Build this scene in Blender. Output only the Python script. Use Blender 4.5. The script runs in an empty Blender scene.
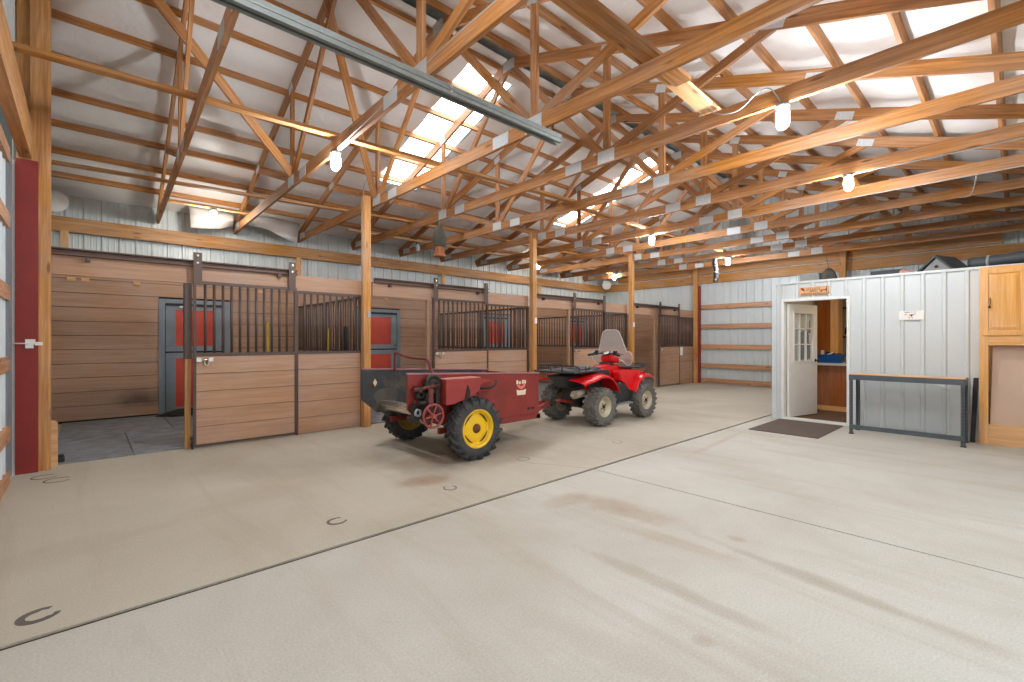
import bpy, bmesh, math, random
from mathutils import Vector, Matrix, noise
random.seed(7)
SC = bpy.context.scene
COL = SC.collection
V = Vector
PI = math.pi

# ------------------------------------------------------------------ materials
def lin(c):
    out = []
    for v in c[:3]:
        v = v / 255.0
        out.append(v / 12.92 if v <= 0.04045 else ((v + 0.055) / 1.055) ** 2.4)
    return (out[0], out[1], out[2], 1.0)

def new_mat(name):
    m = bpy.data.materials.new(name)
    m.use_nodes = True
    nt = m.node_tree
    return m, nt, nt.nodes['Principled BSDF']

def N(nt, kind, **kw):
    n = nt.nodes.new(kind)
    for k, v in kw.items():
        if k in n.inputs:
            n.inputs[k].default_value = v
        else:
            setattr(n, k, v)
    return n

def ramp(nt, fac, stops):
    r = nt.nodes.new('ShaderNodeValToRGB')
    e = r.color_ramp.elements
    while len(e) < len(stops):
        e.new(0.5)
    for i, (p, c) in enumerate(stops):
        e[i].position = p
        e[i].color = c
    nt.links.new(fac, r.inputs['Fac'])
    return r

def mixc(nt, fac, a, b, mode='MIX'):
    m = nt.nodes.new('ShaderNodeMix')
    m.data_type = 'RGBA'
    m.blend_type = mode
    for sock, val in ((m.inputs[0], fac), (m.inputs[6], a), (m.inputs[7], b)):
        if hasattr(val, 'is_linked') or isinstance(val, bpy.types.NodeSocket):
            nt.links.new(val, sock)
        else:
            sock.default_value = val
    return m.outputs[2]

def bump(nt, bsdf, height, strength=0.2, dist=0.01):
    b = nt.nodes.new('ShaderNodeBump')
    b.inputs['Strength'].default_value = strength
    b.inputs['Distance'].default_value = dist
    nt.links.new(height, b.inputs['Height'])
    nt.links.new(b.outputs[0], bsdf.inputs['Normal'])

def wood(name, dark, light, axis='x', rough=0.6, var=0.25, knots=True, grain=1.0, bumpy=0.15):
    m, nt, b = new_mat(name)
    tc = N(nt, 'ShaderNodeTexCoord')
    oi = N(nt, 'ShaderNodeObjectInfo')
    mp = N(nt, 'ShaderNodeMapping')
    sc = {'x': (0.7, 16, 16), 'y': (16, 0.7, 16), 'z': (16, 16, 0.7)}[axis]
    mp.inputs['Scale'].default_value = sc
    add = N(nt, 'ShaderNodeVectorMath', operation='ADD')
    mul = N(nt, 'ShaderNodeMath', operation='MULTIPLY')
    mul.inputs[1].default_value = 37.0
    nt.links.new(oi.outputs['Random'], mul.inputs[0])
    nt.links.new(tc.outputs['Object'], add.inputs[0])
    nt.links.new(mul.outputs[0], add.inputs[1])
    nt.links.new(add.outputs[0], mp.inputs['Vector'])
    n1 = N(nt, 'ShaderNodeTexNoise', Scale=2.2 * grain, Detail=7.0, Roughness=0.62, Distortion=0.6)
    nt.links.new(mp.outputs[0], n1.inputs['Vector'])
    r = ramp(nt, n1.outputs[0], [(0.3, lin(dark)), (0.68, lin(light))])
    n2 = N(nt, 'ShaderNodeTexNoise', Scale=1.3, Detail=3.0)
    nt.links.new(add.outputs[0], n2.inputs['Vector'])
    hv = N(nt, 'ShaderNodeHueSaturation')
    mr = N(nt, 'ShaderNodeMapRange')
    mr.inputs['To Min'].default_value = 1.0 - var
    mr.inputs['To Max'].default_value = 1.0 + var * 0.8
    nt.links.new(oi.outputs['Random'], mr.inputs['Value'])
    nt.links.new(mr.outputs[0], hv.inputs['Value'])
    mr2 = N(nt, 'ShaderNodeMapRange')
    mr2.inputs['From Min'].default_value = 0.3
    mr2.inputs['From Max'].default_value = 0.7
    mr2.inputs['To Min'].default_value = 0.85
    mr2.inputs['To Max'].default_value = 1.12
    nt.links.new(n2.outputs[0], mr2.inputs['Value'])
    nt.links.new(mr2.outputs[0], hv.inputs['Saturation'])
    nt.links.new(r.outputs[0], hv.inputs['Color'])
    out = hv.outputs[0]
    if knots:
        mp2 = N(nt, 'ShaderNodeMapping')
        mp2.inputs['Scale'].default_value = {'x': (1.6, 7, 7), 'y': (7, 1.6, 7), 'z': (7, 7, 1.6)}[axis]
        nt.links.new(add.outputs[0], mp2.inputs['Vector'])
        vo = N(nt, 'ShaderNodeTexVoronoi', Scale=1.0)
        nt.links.new(mp2.outputs[0], vo.inputs['Vector'])
        kr = ramp(nt, vo.outputs['Distance'], [(0.06, (1, 1, 1, 1)), (0.13, (0, 0, 0, 1))])
        kd = tuple(v * 0.35 for v in lin(dark)[:3]) + (1,)
        km = N(nt, 'ShaderNodeMath', operation='MULTIPLY')
        km.inputs[1].default_value = 0.75
        nt.links.new(kr.outputs[0], km.inputs[0])
        out = mixc(nt, km.outputs[0], out, kd)
    nt.links.new(out, b.inputs['Base Color'])
    b.inputs['Roughness'].default_value = rough
    bump(nt, b, n1.outputs[0], bumpy, 0.004)
    return m

def plain(name, c, rough=0.5, metal=0.0, mottle=0.12, scale=6.0, spec=0.5, bumpy=0.0, var=0.0, dirt=None, dirt_amt=0.5):
    m, nt, b = new_mat(name)
    tc = N(nt, 'ShaderNodeTexCoord')
    n = N(nt, 'ShaderNodeTexNoise', Scale=scale, Detail=5.0, Roughness=0.6)
    nt.links.new(tc.outputs['Object'], n.inputs['Vector'])
    base = lin(c)
    d = tuple(v * (1 - mottle) for v in base[:3]) + (1,)
    l = tuple(min(1, v * (1 + mottle)) for v in base[:3]) + (1,)
    r = ramp(nt, n.outputs[0], [(0.3, d), (0.7, l)])
    out = r.outputs[0]
    if dirt is not None:
        n2 = N(nt, 'ShaderNodeTexNoise', Scale=scale * 0.6, Detail=8.0, Roughness=0.7)
        nt.links.new(tc.outputs['Object'], n2.inputs['Vector'])
        r2 = ramp(nt, n2.outputs[0], [(0.5, (0, 0, 0, 1)), (0.72, (dirt_amt,) * 3 + (1,))])
        out = mixc(nt, r2.outputs[0], out, lin(dirt))
    if var:
        oi = N(nt, 'ShaderNodeObjectInfo')
        hv = N(nt, 'ShaderNodeHueSaturation')
        mr = N(nt, 'ShaderNodeMapRange')
        mr.inputs['To Min'].default_value = 1 - var
        mr.inputs['To Max'].default_value = 1 + var
        nt.links.new(oi.outputs['Random'], mr.inputs['Value'])
        nt.links.new(mr.outputs[0], hv.inputs['Value'])
        nt.links.new(out, hv.inputs['Color'])
        out = hv.outputs[0]
    nt.links.new(out, b.inputs['Base Color'])
    b.inputs['Roughness'].default_value = rough
    b.inputs['Metallic'].default_value = metal
    b.inputs['Specular IOR Level'].default_value = spec
    if bumpy:
        bump(nt, b, n.outputs[0], bumpy, 0.01)
    return m

def glow(name, c, strength):
    m, nt, b = new_mat(name)
    b.inputs['Base Color'].default_value = lin(c)
    b.inputs['Emission Color'].default_value = lin(c)
    b.inputs['Emission Strength'].default_value = strength
    return m

def glass(name, c, rough=0.1, alpha=0.35, tint=0.5):
    m, nt, b = new_mat(name)
    b.inputs['Base Color'].default_value = lin(c)
    b.inputs['Roughness'].default_value = rough
    tr = N(nt, 'ShaderNodeBsdfTransparent')
    mx = N(nt, 'ShaderNodeMixShader')
    mx.inputs[0].default_value = alpha
    nt.links.new(tr.outputs[0], mx.inputs[1])
    nt.links.new(b.outputs[0], mx.inputs[2])
    nt.links.new(mx.outputs[0], nt.nodes['Material Output'].inputs['Surface'])
    return m

def concrete():
    m, nt, b = new_mat('broom finished concrete')
    tc = N(nt, 'ShaderNodeTexCoord')
    P = tc.outputs['Object']
    sep = N(nt, 'ShaderNodeSeparateXYZ')
    nt.links.new(P, sep.inputs[0])
    big = N(nt, 'ShaderNodeTexNoise', Scale=0.55, Detail=6.0, Roughness=0.6, Distortion=0.4)
    nt.links.new(P, big.inputs['Vector'])
    r1 = ramp(nt, big.outputs[0], [(0.32, lin((184, 179, 164))), (0.5, lin((196, 193, 181))), (0.7, lin((205, 203, 194)))])
    # slab nearest the stalls is browner than the slab on the open side
    cmp_ = N(nt, 'ShaderNodeMath', operation='GREATER_THAN')
    cmp_.inputs[1].default_value = 3.05
    nt.links.new(sep.outputs['Y'], cmp_.inputs[0])
    c1 = mixc(nt, cmp_.outputs[0], r1.outputs[0], mixc(nt, 1.0, r1.outputs[0], lin((250, 245, 237)), 'MULTIPLY'))
    # streaky stains dragged along the length of the barn
    mp = N(nt, 'ShaderNodeMapping')
    mp.inputs['Scale'].default_value = (2.4, 0.25, 1)
    mp.inputs['Rotation'].default_value = (0, 0, math.radians(10))
    nt.links.new(P, mp.inputs['Vector'])
    st = N(nt, 'ShaderNodeTexNoise', Scale=1.2, Detail=7.0, Roughness=0.65, Distortion=0.8)
    nt.links.new(mp.outputs[0], st.inputs['Vector'])
    r2 = ramp(nt, st.outputs[0], [(0.5, (0, 0, 0, 1)), (0.74, (0.42, 0.42, 0.42, 1))])
    c2 = mixc(nt, r2.outputs[0], c1, lin((168, 152, 128)))
    out = c2
    # stains, and shade painted under the spreader, each with its own place: (x, y, half length, half width, turn, strength, colour)
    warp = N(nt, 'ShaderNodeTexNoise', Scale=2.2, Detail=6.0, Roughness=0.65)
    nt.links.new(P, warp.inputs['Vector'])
    for (sx, sy, a, w, rot, k, colr) in STAINS_AND_SHADE:
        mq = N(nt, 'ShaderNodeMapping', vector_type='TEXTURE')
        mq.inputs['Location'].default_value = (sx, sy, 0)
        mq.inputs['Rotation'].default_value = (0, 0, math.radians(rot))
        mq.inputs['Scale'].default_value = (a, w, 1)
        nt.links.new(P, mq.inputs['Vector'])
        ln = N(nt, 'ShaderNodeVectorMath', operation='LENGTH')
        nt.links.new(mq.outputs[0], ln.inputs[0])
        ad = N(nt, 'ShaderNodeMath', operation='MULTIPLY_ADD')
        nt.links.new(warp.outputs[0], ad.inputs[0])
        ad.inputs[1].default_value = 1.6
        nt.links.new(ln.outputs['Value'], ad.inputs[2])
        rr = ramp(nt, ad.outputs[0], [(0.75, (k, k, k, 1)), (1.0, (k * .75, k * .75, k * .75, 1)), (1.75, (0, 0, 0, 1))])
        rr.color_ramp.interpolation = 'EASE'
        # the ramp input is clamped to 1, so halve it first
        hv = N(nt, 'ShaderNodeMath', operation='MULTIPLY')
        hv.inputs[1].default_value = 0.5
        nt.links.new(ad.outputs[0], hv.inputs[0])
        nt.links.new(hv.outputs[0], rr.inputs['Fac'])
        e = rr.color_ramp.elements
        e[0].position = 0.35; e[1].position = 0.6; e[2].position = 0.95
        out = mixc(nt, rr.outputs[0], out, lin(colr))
    fine = N(nt, 'ShaderNodeTexNoise', Scale=90.0, Detail=3.0)
    nt.links.new(P, fine.inputs['Vector'])
    r3 = ramp(nt, fine.outputs[0], [(0.3, (0.86, 0.86, 0.86, 1)), (0.7, (1.05, 1.05, 1.05, 1))])
    out = mixc(nt, 1.0, out, r3.outputs[0], 'MULTIPLY')
    sp = N(nt, 'ShaderNodeTexNoise', Scale=14.0, Detail=6.0, Roughness=0.8)
    nt.links.new(P, sp.inputs['Vector'])
    r4 = ramp(nt, sp.outputs[0], [(0.66, (0, 0, 0, 1)), (0.74, (0.5, 0.5, 0.5, 1))])
    out = mixc(nt, r4.outputs[0], out, lin((150, 134, 112)))
    nt.links.new(out, b.inputs['Base Color'])
    b.inputs['Roughness'].default_value = 0.62
    b.inputs['Specular IOR Level'].default_value = 0.3
    bump(nt, b, fine.outputs[0], 0.12, 0.003)
    return m

STAINS_AND_SHADE = [
    (3.2, 2.15, .2, .55, 8, .6, (160, 132, 102)),
    (3.05, 2.62, .3, .14, 0, .4, (166, 142, 114)),
    (2.38, 1.25, .075, .75, -2, .5, (158, 142, 118)),
    (3.06, .75, .08, .75, -8, .5, (150, 138, 114)),
    (2.95, 1.5, .10, .5, 6, .4, (168, 148, 122)),
    (2.07, .965, .05, .05, 0, .45, (158, 138, 112)),
    (3.3, 1.3, .06, .08, 0, .55, (164, 132, 106)),
    (1.7, 1.3, .12, .6, 10, .3, (172, 156, 134)),
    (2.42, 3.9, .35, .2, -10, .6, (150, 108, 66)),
    (2.95, 4.45, .7, .4, 0, .55, (140, 106, 74)),  # brownish shadow under the spreader, put into the floor colour
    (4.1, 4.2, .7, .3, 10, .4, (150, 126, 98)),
    (1.3, 4.7, 1.0, .3, 24, .28, (182, 164, 140)),
    (6.3, 2.7, 1.2, .06, 4, .4, (176, 152, 122)),
    (5.2, 2.1, .08, .7, 0, .35, (178, 158, 132)),
]

# ------------------------------------------------------------------ mesh helpers
def new_bm():
    return bmesh.new()

def box(bm, lo, hi, mi=0):
    x0, y0, z0 = lo; x1, y1, z1 = hi
    vs = [bm.verts.new(p) for p in ((x0, y0, z0), (x1, y0, z0), (x1, y1, z0), (x0, y1, z0),
                                    (x0, y0, z1), (x1, y0, z1), (x1, y1, z1), (x0, y1, z1))]
    for f in ((3, 2, 1, 0), (4, 5, 6, 7), (0, 1, 5, 4), (1, 2, 6, 5), (2, 3, 7, 6), (3, 0, 4, 7)):
        bm.faces.new([vs[i] for i in f]).material_index = mi
    return vs

def cbox(bm, c, s, M=None, mi=0):
    vs = box(bm, (-s[0] / 2, -s[1] / 2, -s[2] / 2), (s[0] / 2, s[1] / 2, s[2] / 2), mi)
    for v in vs:
        v.co = (M @ v.co if M is not None else v.co) + V(c)
    return vs

def frame_of(d):
    d = V(d).normalized()
    a = V((0, 0, 1)) if abs(d.z) < 0.95 else V((1, 0, 0))
    u = a.cross(d).normalized()
    return u, d.cross(u).normalized(), d

def cyl(bm, p0, p1, r0, r1=None, n=12, caps=True, mi=0):
    r1 = r0 if r1 is None else r1
    p0, p1 = V(p0), V(p1)
    u, w, d = frame_of(p1 - p0)
    A, B = [], []
    for i in range(n):
        t = 2 * PI * i / n
        e = u * math.cos(t) + w * math.sin(t)
        A.append(bm.verts.new(p0 + e * r0)); B.append(bm.verts.new(p1 + e * r1))
    for i in range(n):
        f = bm.faces.new((A[i], A[(i + 1) % n], B[(i + 1) % n], B[i])); f.smooth = True; f.material_index = mi
    if caps:
        bm.faces.new(A[::-1]).material_index = mi
        bm.faces.new(B).material_index = mi

def tube(bm, pts, r, n=8, mi=0, closed=False):
    pts = [V(p) for p in pts]
    rings = []
    L = len(pts)
    pu = None
    for i, p in enumerate(pts):
        if closed:
            d = pts[(i + 1) % L] - pts[i - 1]
        else:
            d = pts[min(i + 1, L - 1)] - pts[max(i - 1, 0)]
        d.normalize()
        if pu is None:
            u = frame_of(d)[0]
        else:
            u = (pu - d * pu.dot(d)).normalized()
        pu = u
        w = d.cross(u)
        rr = r[i] if isinstance(r, (list, tuple)) else r
        rings.append([bm.verts.new(p + (u * math.cos(2 * PI * k / n) + w * math.sin(2 * PI * k / n)) * rr) for k in range(n)])
    m = L if closed else L - 1
    for i in range(m):
        A, B = rings[i], rings[(i + 1) % L]
        for k in range(n):
            f = bm.faces.new((A[k], A[(k + 1) % n], B[(k + 1) % n], B[k])); f.smooth = True; f.material_index = mi
    if not closed:
        bm.faces.new(rings[0][::-1]).material_index = mi
        bm.faces.new(rings[-1]).material_index = mi

def smooth_path(pts, k=6):
    pts = [V(p) for p in pts]
    out = []
    for i in range(len(pts) - 1):
        p0 = pts[max(i - 1, 0)]; p1 = pts[i]; p2 = pts[i + 1]; p3 = pts[min(i + 2, len(pts) - 1)]
        for j in range(k):
            t = j / k
            out.append(0.5 * ((2 * p1) + (p2 - p0) * t + (2 * p0 - 5 * p1 + 4 * p2 - p3) * t * t + (-p0 + 3 * p1 - 3 * p2 + p3) * t ** 3))
    out.append(pts[-1])
    return out

def lathe(bm, prof, c, axis, n=24, mi=0, smooth=True, close=False):
    """prof: (radius, height along axis)"""
    u, w, d = frame_of(axis)
    c = V(c)
    rings = []
    for (r, h) in prof:
        if r < 1e-5:
            rings.append([bm.verts.new(c + d * h)])
        else:
            rings.append([bm.verts.new(c + d * h + (u * math.cos(2 * PI * k / n) + w * math.sin(2 * PI * k / n)) * r) for k in range(n)])
    seq = list(zip(rings[:-1], rings[1:]))
    if close:
        seq.append((rings[-1], rings[0]))
    for A, B in seq:
        for k in range(n):
            q = []
            for v in (A[k % len(A)], A[(k + 1) % len(A)], B[(k + 1) % len(B)], B[k % len(B)]):
                if v not in q:
                    q.append(v)
            if len(q) >= 3:
                f = bm.faces.new(q); f.smooth = smooth; f.material_index = mi

def prism(bm, poly, o, u, v, w, mi=0):
    """polygon poly (2D) in the plane o,u,v pushed along vector w"""
    o, u, v, w = V(o), V(u), V(v), V(w)
    A = [bm.verts.new(o + u * a + v * b) for a, b in poly]
    B = [bm.verts.new(x.co + w) for x in A]
    n = len(A)
    bm.faces.new(A[::-1]).material_index = mi
    bm.faces.new(B).material_index = mi
    for i in range(n):
        bm.faces.new((A[i], A[(i + 1) % n], B[(i + 1) % n], B[i])).material_index = mi

def loft(bm, rings, mi=0, closed_ring=True, cap=True, smooth=True):
    R = [[bm.verts.new(V(p)) for p in ring] for ring in rings]
    n = len(R[0])
    for A, B in zip(R[:-1], R[1:]):
        for k in range(n if closed_ring else n - 1):
            f = bm.faces.new((A[k], A[(k + 1) % n], B[(k + 1) % n], B[k])); f.smooth = smooth; f.material_index = mi
    if cap and closed_ring:
        bm.faces.new(R[0][::-1]).material_index = mi
        bm.faces.new(R[-1]).material_index = mi
    return R

# ------------------------------------------------------------------ objects
def root_loc(p):
    while p.parent is not None:
        p = p.parent
    return p.location.copy()

def obj(name, bm, m, parent=None, bevel=0.0, origin=None, smooth_angle=None, subsurf=0, solid=0.0):
    """the shapes in bm (world coordinates) become one mesh object"""
    off = root_loc(parent) if parent is not None else (V(origin) if origin is not None else V((0, 0, 0)))
    bmesh.ops.recalc_face_normals(bm, faces=bm.faces[:])
    me = bpy.data.meshes.new(name)
    for v in bm.verts:
        v.co -= off
    bm.to_mesh(me); bm.free()
    for x in (m if isinstance(m, (list, tuple)) else [m]):
        me.materials.append(x)
    o = bpy.data.objects.new(name, me)
    COL.objects.link(o)
    if parent is not None:
        o.parent = parent
    else:
        o.location = off
    if solid:
        s = o.modifiers.new('thickness', 'SOLIDIFY'); s.thickness = solid; s.offset = 0
    if bevel:
        b = o.modifiers.new('edges', 'BEVEL'); b.width = bevel; b.segments = 2; b.limit_method = 'ANGLE'; b.angle_limit = math.radians(50)
    if subsurf:
        s = o.modifiers.new('smooth', 'SUBSURF'); s.levels = subsurf; s.render_levels = subsurf
    return o

def board(name, p0, p1, thick, depth, m, parent=None, side=None, ext=0.0):
    """a straight plank whose own X runs along its length; `side` is the direction its thickness points in"""
    p0, p1 = V(p0), V(p1)
    d = (p1 - p0).normalized()
    p0 = p0 - d * ext; p1 = p1 + d * ext
    L = (p1 - p0).length
    s = V(side) if side is not None else V((0, 1, 0))
    s = (s - d * s.dot(d)).normalized()
    t = d.cross(s)
    bm = new_bm()
    box(bm, (0, -thick / 2, -depth / 2), (L, thick / 2, depth / 2))
    bmesh.ops.recalc_face_normals(bm, faces=bm.faces[:])
    me = bpy.data.meshes.new(name)
    bm.to_mesh(me); bm.free()
    me.materials.append(m)
    o = bpy.data.objects.new(name, me)
    COL.objects.link(o)
    off = root_loc(parent) if parent is not None else V((0, 0, 0))
    M = Matrix(((d.x, s.x, t.x, p0.x - off.x), (d.y, s.y, t.y, p0.y - off.y), (d.z, s.z, t.z, p0.z - off.z), (0, 0, 0, 1)))
    if parent is not None:
        o.parent = parent
    o.matrix_basis = M
    return o

def thing(name, label, cat, loc=(0, 0, 0), group=None):
    o = bpy.data.objects.new(name, None)
    o.empty_display_size = 0.1
    COL.objects.link(o)
    o.location = loc
    return tag(o, label, cat, group)

def tag(o, label, cat, group=None, kind=None):
    if label: o['label'] = label
    if cat: o['category'] = cat
    if group: o['group'] = group
    if kind: o['kind'] = kind
    return o

def struct(o, label, cat):
    return tag(o, label, cat, kind='structure')

def dup(rt, loc, rotz=None, label=None, group=None):
    r = rt.copy(); COL.objects.link(r); r.location = loc
    if rotz is not None:
        r.rotation_euler = (0, 0, rotz)
    if label: r['label'] = label
    if group: r['group'] = group
    for ch in list(rt.children):
        c = ch.copy(); COL.objects.link(c); c.parent = r
        for g in list(ch.children):
            d = g.copy(); COL.objects.link(d); d.parent = c
    return r

# ------------------------------------------------------------------ palette
M = {}
M['truss'] = wood('roof framing pine', (138, 88, 46), (198, 142, 88), rough=0.62, var=0.16)
M['header'] = wood('header plank pine', (158, 106, 54), (208, 155, 96), rough=0.6, var=0.1)
M['post'] = wood('post pine', (162, 108, 54), (216, 160, 96), rough=0.6, var=0.08)
M['post_z'] = wood('jamb pine', (160, 106, 54), (220, 164, 100), axis='z', rough=0.6, var=0.1)
M['pale'] = wood('pale stud pine', (196, 146, 92), (232, 190, 136), rough=0.6, var=0.08)
M['girt'] = wood('girt pine', (160, 112, 76), (206, 156, 114), rough=0.6, var=0.12)
M['stall'] = wood('brown stall plank', (164, 128, 102), (188, 150, 121), axis='x', rough=0.55, var=0.03, knots=False, bumpy=0.05)
M['stall_y'] = wood('brown partition plank', (150, 116, 92), (174, 138, 111), axis='y', rough=0.55, var=0.03, knots=False, bumpy=0.05)
M['brown'] = plain('dark brown steel', (88, 70, 62), 0.45, 0.2)
M['brown2'] = plain('brown track steel', (98, 74, 64), 0.5, 0.2)
M['backing'] = plain('dark backing', (52, 38, 30), 0.9)
M['siding'] = plain('pale grey steel siding', (202, 209, 208), 0.42, 0.1, 0.04, 2.0)
M['office'] = plain('light grey office siding', (205, 211, 210), 0.45, 0.05, 0.03, 2.0)
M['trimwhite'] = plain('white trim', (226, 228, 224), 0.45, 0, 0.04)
M['galv'] = plain('galvanised steel', (150, 158, 156), 0.38, 0.75, 0.15, 14)
M['track'] = plain('zinc door track', (138, 146, 144), 0.42, 0.55, 0.12, 8)
M['plate'] = plain('nail plate steel', (196, 200, 200), 0.5, 0.15, 0.12, 40, bumpy=0.4, var=0.12)
M['chrome'] = plain('bright steel', (212, 206, 192), 0.25, 0.8, 0.1)
M['reddoor'] = plain('red painted jamb', (138, 40, 33), 0.5, 0, 0.1)
M['dutchred'] = plain('red door panel', (204, 74, 50), 0.5, 0, 0.08)
M['dutchgrey'] = plain('blue grey door frame', (128, 138, 144), 0.5, 0, 0.08)
M['mat'] = plain('grey rubber mat', (132, 136, 140), 0.75, 0, 0.3, 5, bumpy=0.3, dirt=(140, 124, 104), dirt_amt=0.6)
M['black'] = plain('black rubber', (38, 38, 39), 0.7, 0, 0.2, 12)
M['tyre'] = plain('dusty tyre rubber', (58, 58, 58), 0.8, 0, 0.25, 10, dirt=(110, 104, 96), dirt_amt=0.45)
M['atvtyre'] = plain('dusty knobbly tyre', (104, 101, 95), 0.85, 0, 0.3, 12, dirt=(130, 122, 110), dirt_amt=0.5)
M['blackplastic'] = plain('black plastic', (40, 43, 45), 0.4, 0, 0.12)
M['atvred'] = plain('glossy red plastic', (216, 22, 26), 0.22, 0, 0.05)
M['rim'] = plain('beige wheel rim', (188, 178, 154), 0.4, 0.3, 0.1)
M['spred'] = plain('worn dark red paint', (134, 44, 38), 0.42, 0, 0.12, 5, dirt=(92, 50, 40), dirt_amt=0.5)
M['spred2'] = plain('brighter red paint', (152, 52, 47), 0.45, 0, 0.1, 5, dirt=(120, 60, 50), dirt_amt=0.3)
M['spin'] = plain('dark steel interior', (66, 70, 72), 0.5, 0.2, 0.2, 4, dirt=(150, 126, 92), dirt_amt=0.6)
M['yellowdirty'] = plain('dirty inner wheel paint', (176, 142, 62), 0.7, 0, 0.3, 8)
M['yellow'] = plain('yellow wheel paint', (236, 190, 20), 0.35, 0, 0.06)
M['rust'] = plain('rusty iron', (112, 72, 54), 0.7, 0.4, 0.3, 12)
M['oily'] = plain('oily dark iron', (58, 52, 48), 0.5, 0.5, 0.3, 14)
M['cream'] = plain('cream decal', (226, 214, 184), 0.5, 0, 0.1)
M['oak'] = wood('light oak veneer', (214, 156, 92), (240, 188, 126), axis='z', rough=0.4, var=0.02, knots=False)
M['oak_y'] = wood('light oak rail', (214, 156, 92), (240, 188, 126), axis='y', rough=0.4, var=0.02, knots=False)
M['cabbrown'] = wood('brown cabinet veneer', (140, 74, 22), (176, 104, 42), axis='z', rough=0.4, var=0.02, knots=False)
M['tan'] = plain('tan board', (204, 176, 152), 0.3, 0, 0.05, 2)
M['benchgrey'] = plain('grey bench steel', (84, 92, 98), 0.45, 0.3, 0.08)
M['doormat'] = plain('brown doormat', (94, 82, 74), 0.95, 0, 0.25, 40, bumpy=0.5)
M['carpet'] = plain('brown office carpet', (104, 76, 56), 0.95, 0, 0.2, 30)
M['whitedoor'] = plain('white door paint', (228, 224, 216), 0.4, 0, 0.03)
M['cream_wall'] = plain('cream office wall', (222, 214, 198), 0.7, 0, 0.03)
M['blue'] = plain('blue plastic', (14, 92, 168), 0.35, 0, 0.08)
M['white'] = plain('white enamel', (232, 232, 228), 0.35, 0, 0.03)
M['paper'] = plain('white paper', (236, 234, 228), 0.7, 0, 0.03)
M['glasspane'] = glass('door glass', (210, 220, 220), 0.05, 0.18)
M['screen'] = glass('clear windshield plastic', (214, 214, 208), 0.25, 0.42)
M['bulb'] = glow('lit lamp glass', (244, 248, 255), 560.0)
M['bulb_dim'] = glow('dimmer lit lamp glass', (255, 250, 240), 190.0)
M['bulb_off'] = glass('unlit lamp glass', (190, 204, 214), 0.1, 0.55)
M['bulb_base'] = plain('grey lamp holder', (134, 136, 134), 0.5, 0.3)
M['yellowpole'] = plain('yellow handle', (206, 178, 60), 0.5)
M['cord'] = plain('grey conduit', (168, 168, 164), 0.5, 0.2)
M['sign'] = plain('orange wood sign', (222, 168, 116), 0.6, 0, 0.15, 10)
M['signdark'] = plain('dark brown print', (92, 56, 34), 0.7)
M['signred'] = plain('dark red print', (140, 50, 42), 0.7)
M['darkgrey'] = plain('charcoal sheet', (66, 70, 72), 0.6, 0, 0.2)
M['greypaint'] = plain('weathered grey paint', (150, 152, 148), 0.7, 0, 0.15)
M['dirtgrey'] = plain('groove dark', (64, 54, 44), 0.95)
M['imprint'] = plain('dark horseshoe imprint', (126, 114, 100), 0.8)
M['imprint2'] = plain('deep horseshoe imprint', (102, 95, 87), 0.8)
M['doorsheet'] = plain('matt pale door steel', (206, 214, 216), 0.75, 0, 0.04)
M['brownpost'] = plain('brown stained post', (168, 132, 104), 0.6)
M['owl'] = plain('dark olive ornament', (74, 70, 58), 0.7, 0, 0.3, 12)
M['orange'] = plain('rust orange ornament', (156, 92, 54), 0.7, 0, 0.3, 14)
M['print'] = plain('dark grey print', (70, 66, 60), 0.7)
M['ground'] = plain('gravel yard', (108, 104, 96), 0.9, 0, 0.15, 8)

def insulation():
    m, nt, b = new_mat('white roof insulation')
    tc = N(nt, 'ShaderNodeTexCoord')
    n = N(nt, 'ShaderNodeTexNoise', Scale=1.1, Detail=4.0, Distortion=0.5)
    nt.links.new(tc.outputs['Object'], n.inputs['Vector'])
    r = ramp(nt, n.outputs[0], [(0.3, lin((220, 216, 211))), (0.7, lin((234, 232, 229)))])
    nt.links.new(r.outputs[0], b.inputs['Base Color'])
    b.inputs['Roughness'].default_value = 0.42
    n2 = N(nt, 'ShaderNodeTexNoise', Scale=5.0, Detail=4.0, Distortion=1.6)
    nt.links.new(tc.outputs['Object'], n2.inputs['Vector'])
    bump(nt, b, n2.outputs[0], 0.35, 0.03)
    return m
M['insul'] = insulation()

def smudged(base):
    m = base.copy(); m.name = 'brown stall plank with dark smudge'
    nt = m.node_tree
    b = nt.nodes['Principled BSDF']
    src = b.inputs['Base Color'].links[0].from_socket
    tc = N(nt, 'ShaderNodeTexCoord')
    mq = N(nt, 'ShaderNodeMapping', vector_type='TEXTURE')
    mq.inputs['Location'].default_value = (.72, 10.5, .33)
    mq.inputs['Scale'].default_value = (.42, 1.0, .16)
    nt.links.new(tc.outputs['Object'], mq.inputs['Vector'])
    ln = N(nt, 'ShaderNodeVectorMath', operation='LENGTH')
    nt.links.new(mq.outputs[0], ln.inputs[0])
    ns = N(nt, 'ShaderNodeTexNoise', Scale=5.0, Detail=5.0)
    nt.links.new(tc.outputs['Object'], ns.inputs['Vector'])
    ad = N(nt, 'ShaderNodeMath', operation='MULTIPLY_ADD')
    nt.links.new(ns.outputs[0], ad.inputs[0]); ad.inputs[1].default_value = 1.0
    nt.links.new(ln.outputs['Value'], ad.inputs[2])
    hf = N(nt, 'ShaderNodeMath', operation='MULTIPLY'); hf.inputs[1].default_value = .5
    nt.links.new(ad.outputs[0], hf.inputs[0])
    r = ramp(nt, hf.outputs[0], [(.35, (.65, .65, .65, 1)), (.8, (0, 0, 0, 1))])
    out = mixc(nt, r.outputs[0], src, lin((74, 62, 52)))
    nt.links.new(out, b.inputs['Base Color'])
    return m
M['stall_back'] = smudged(M['stall'])
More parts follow.
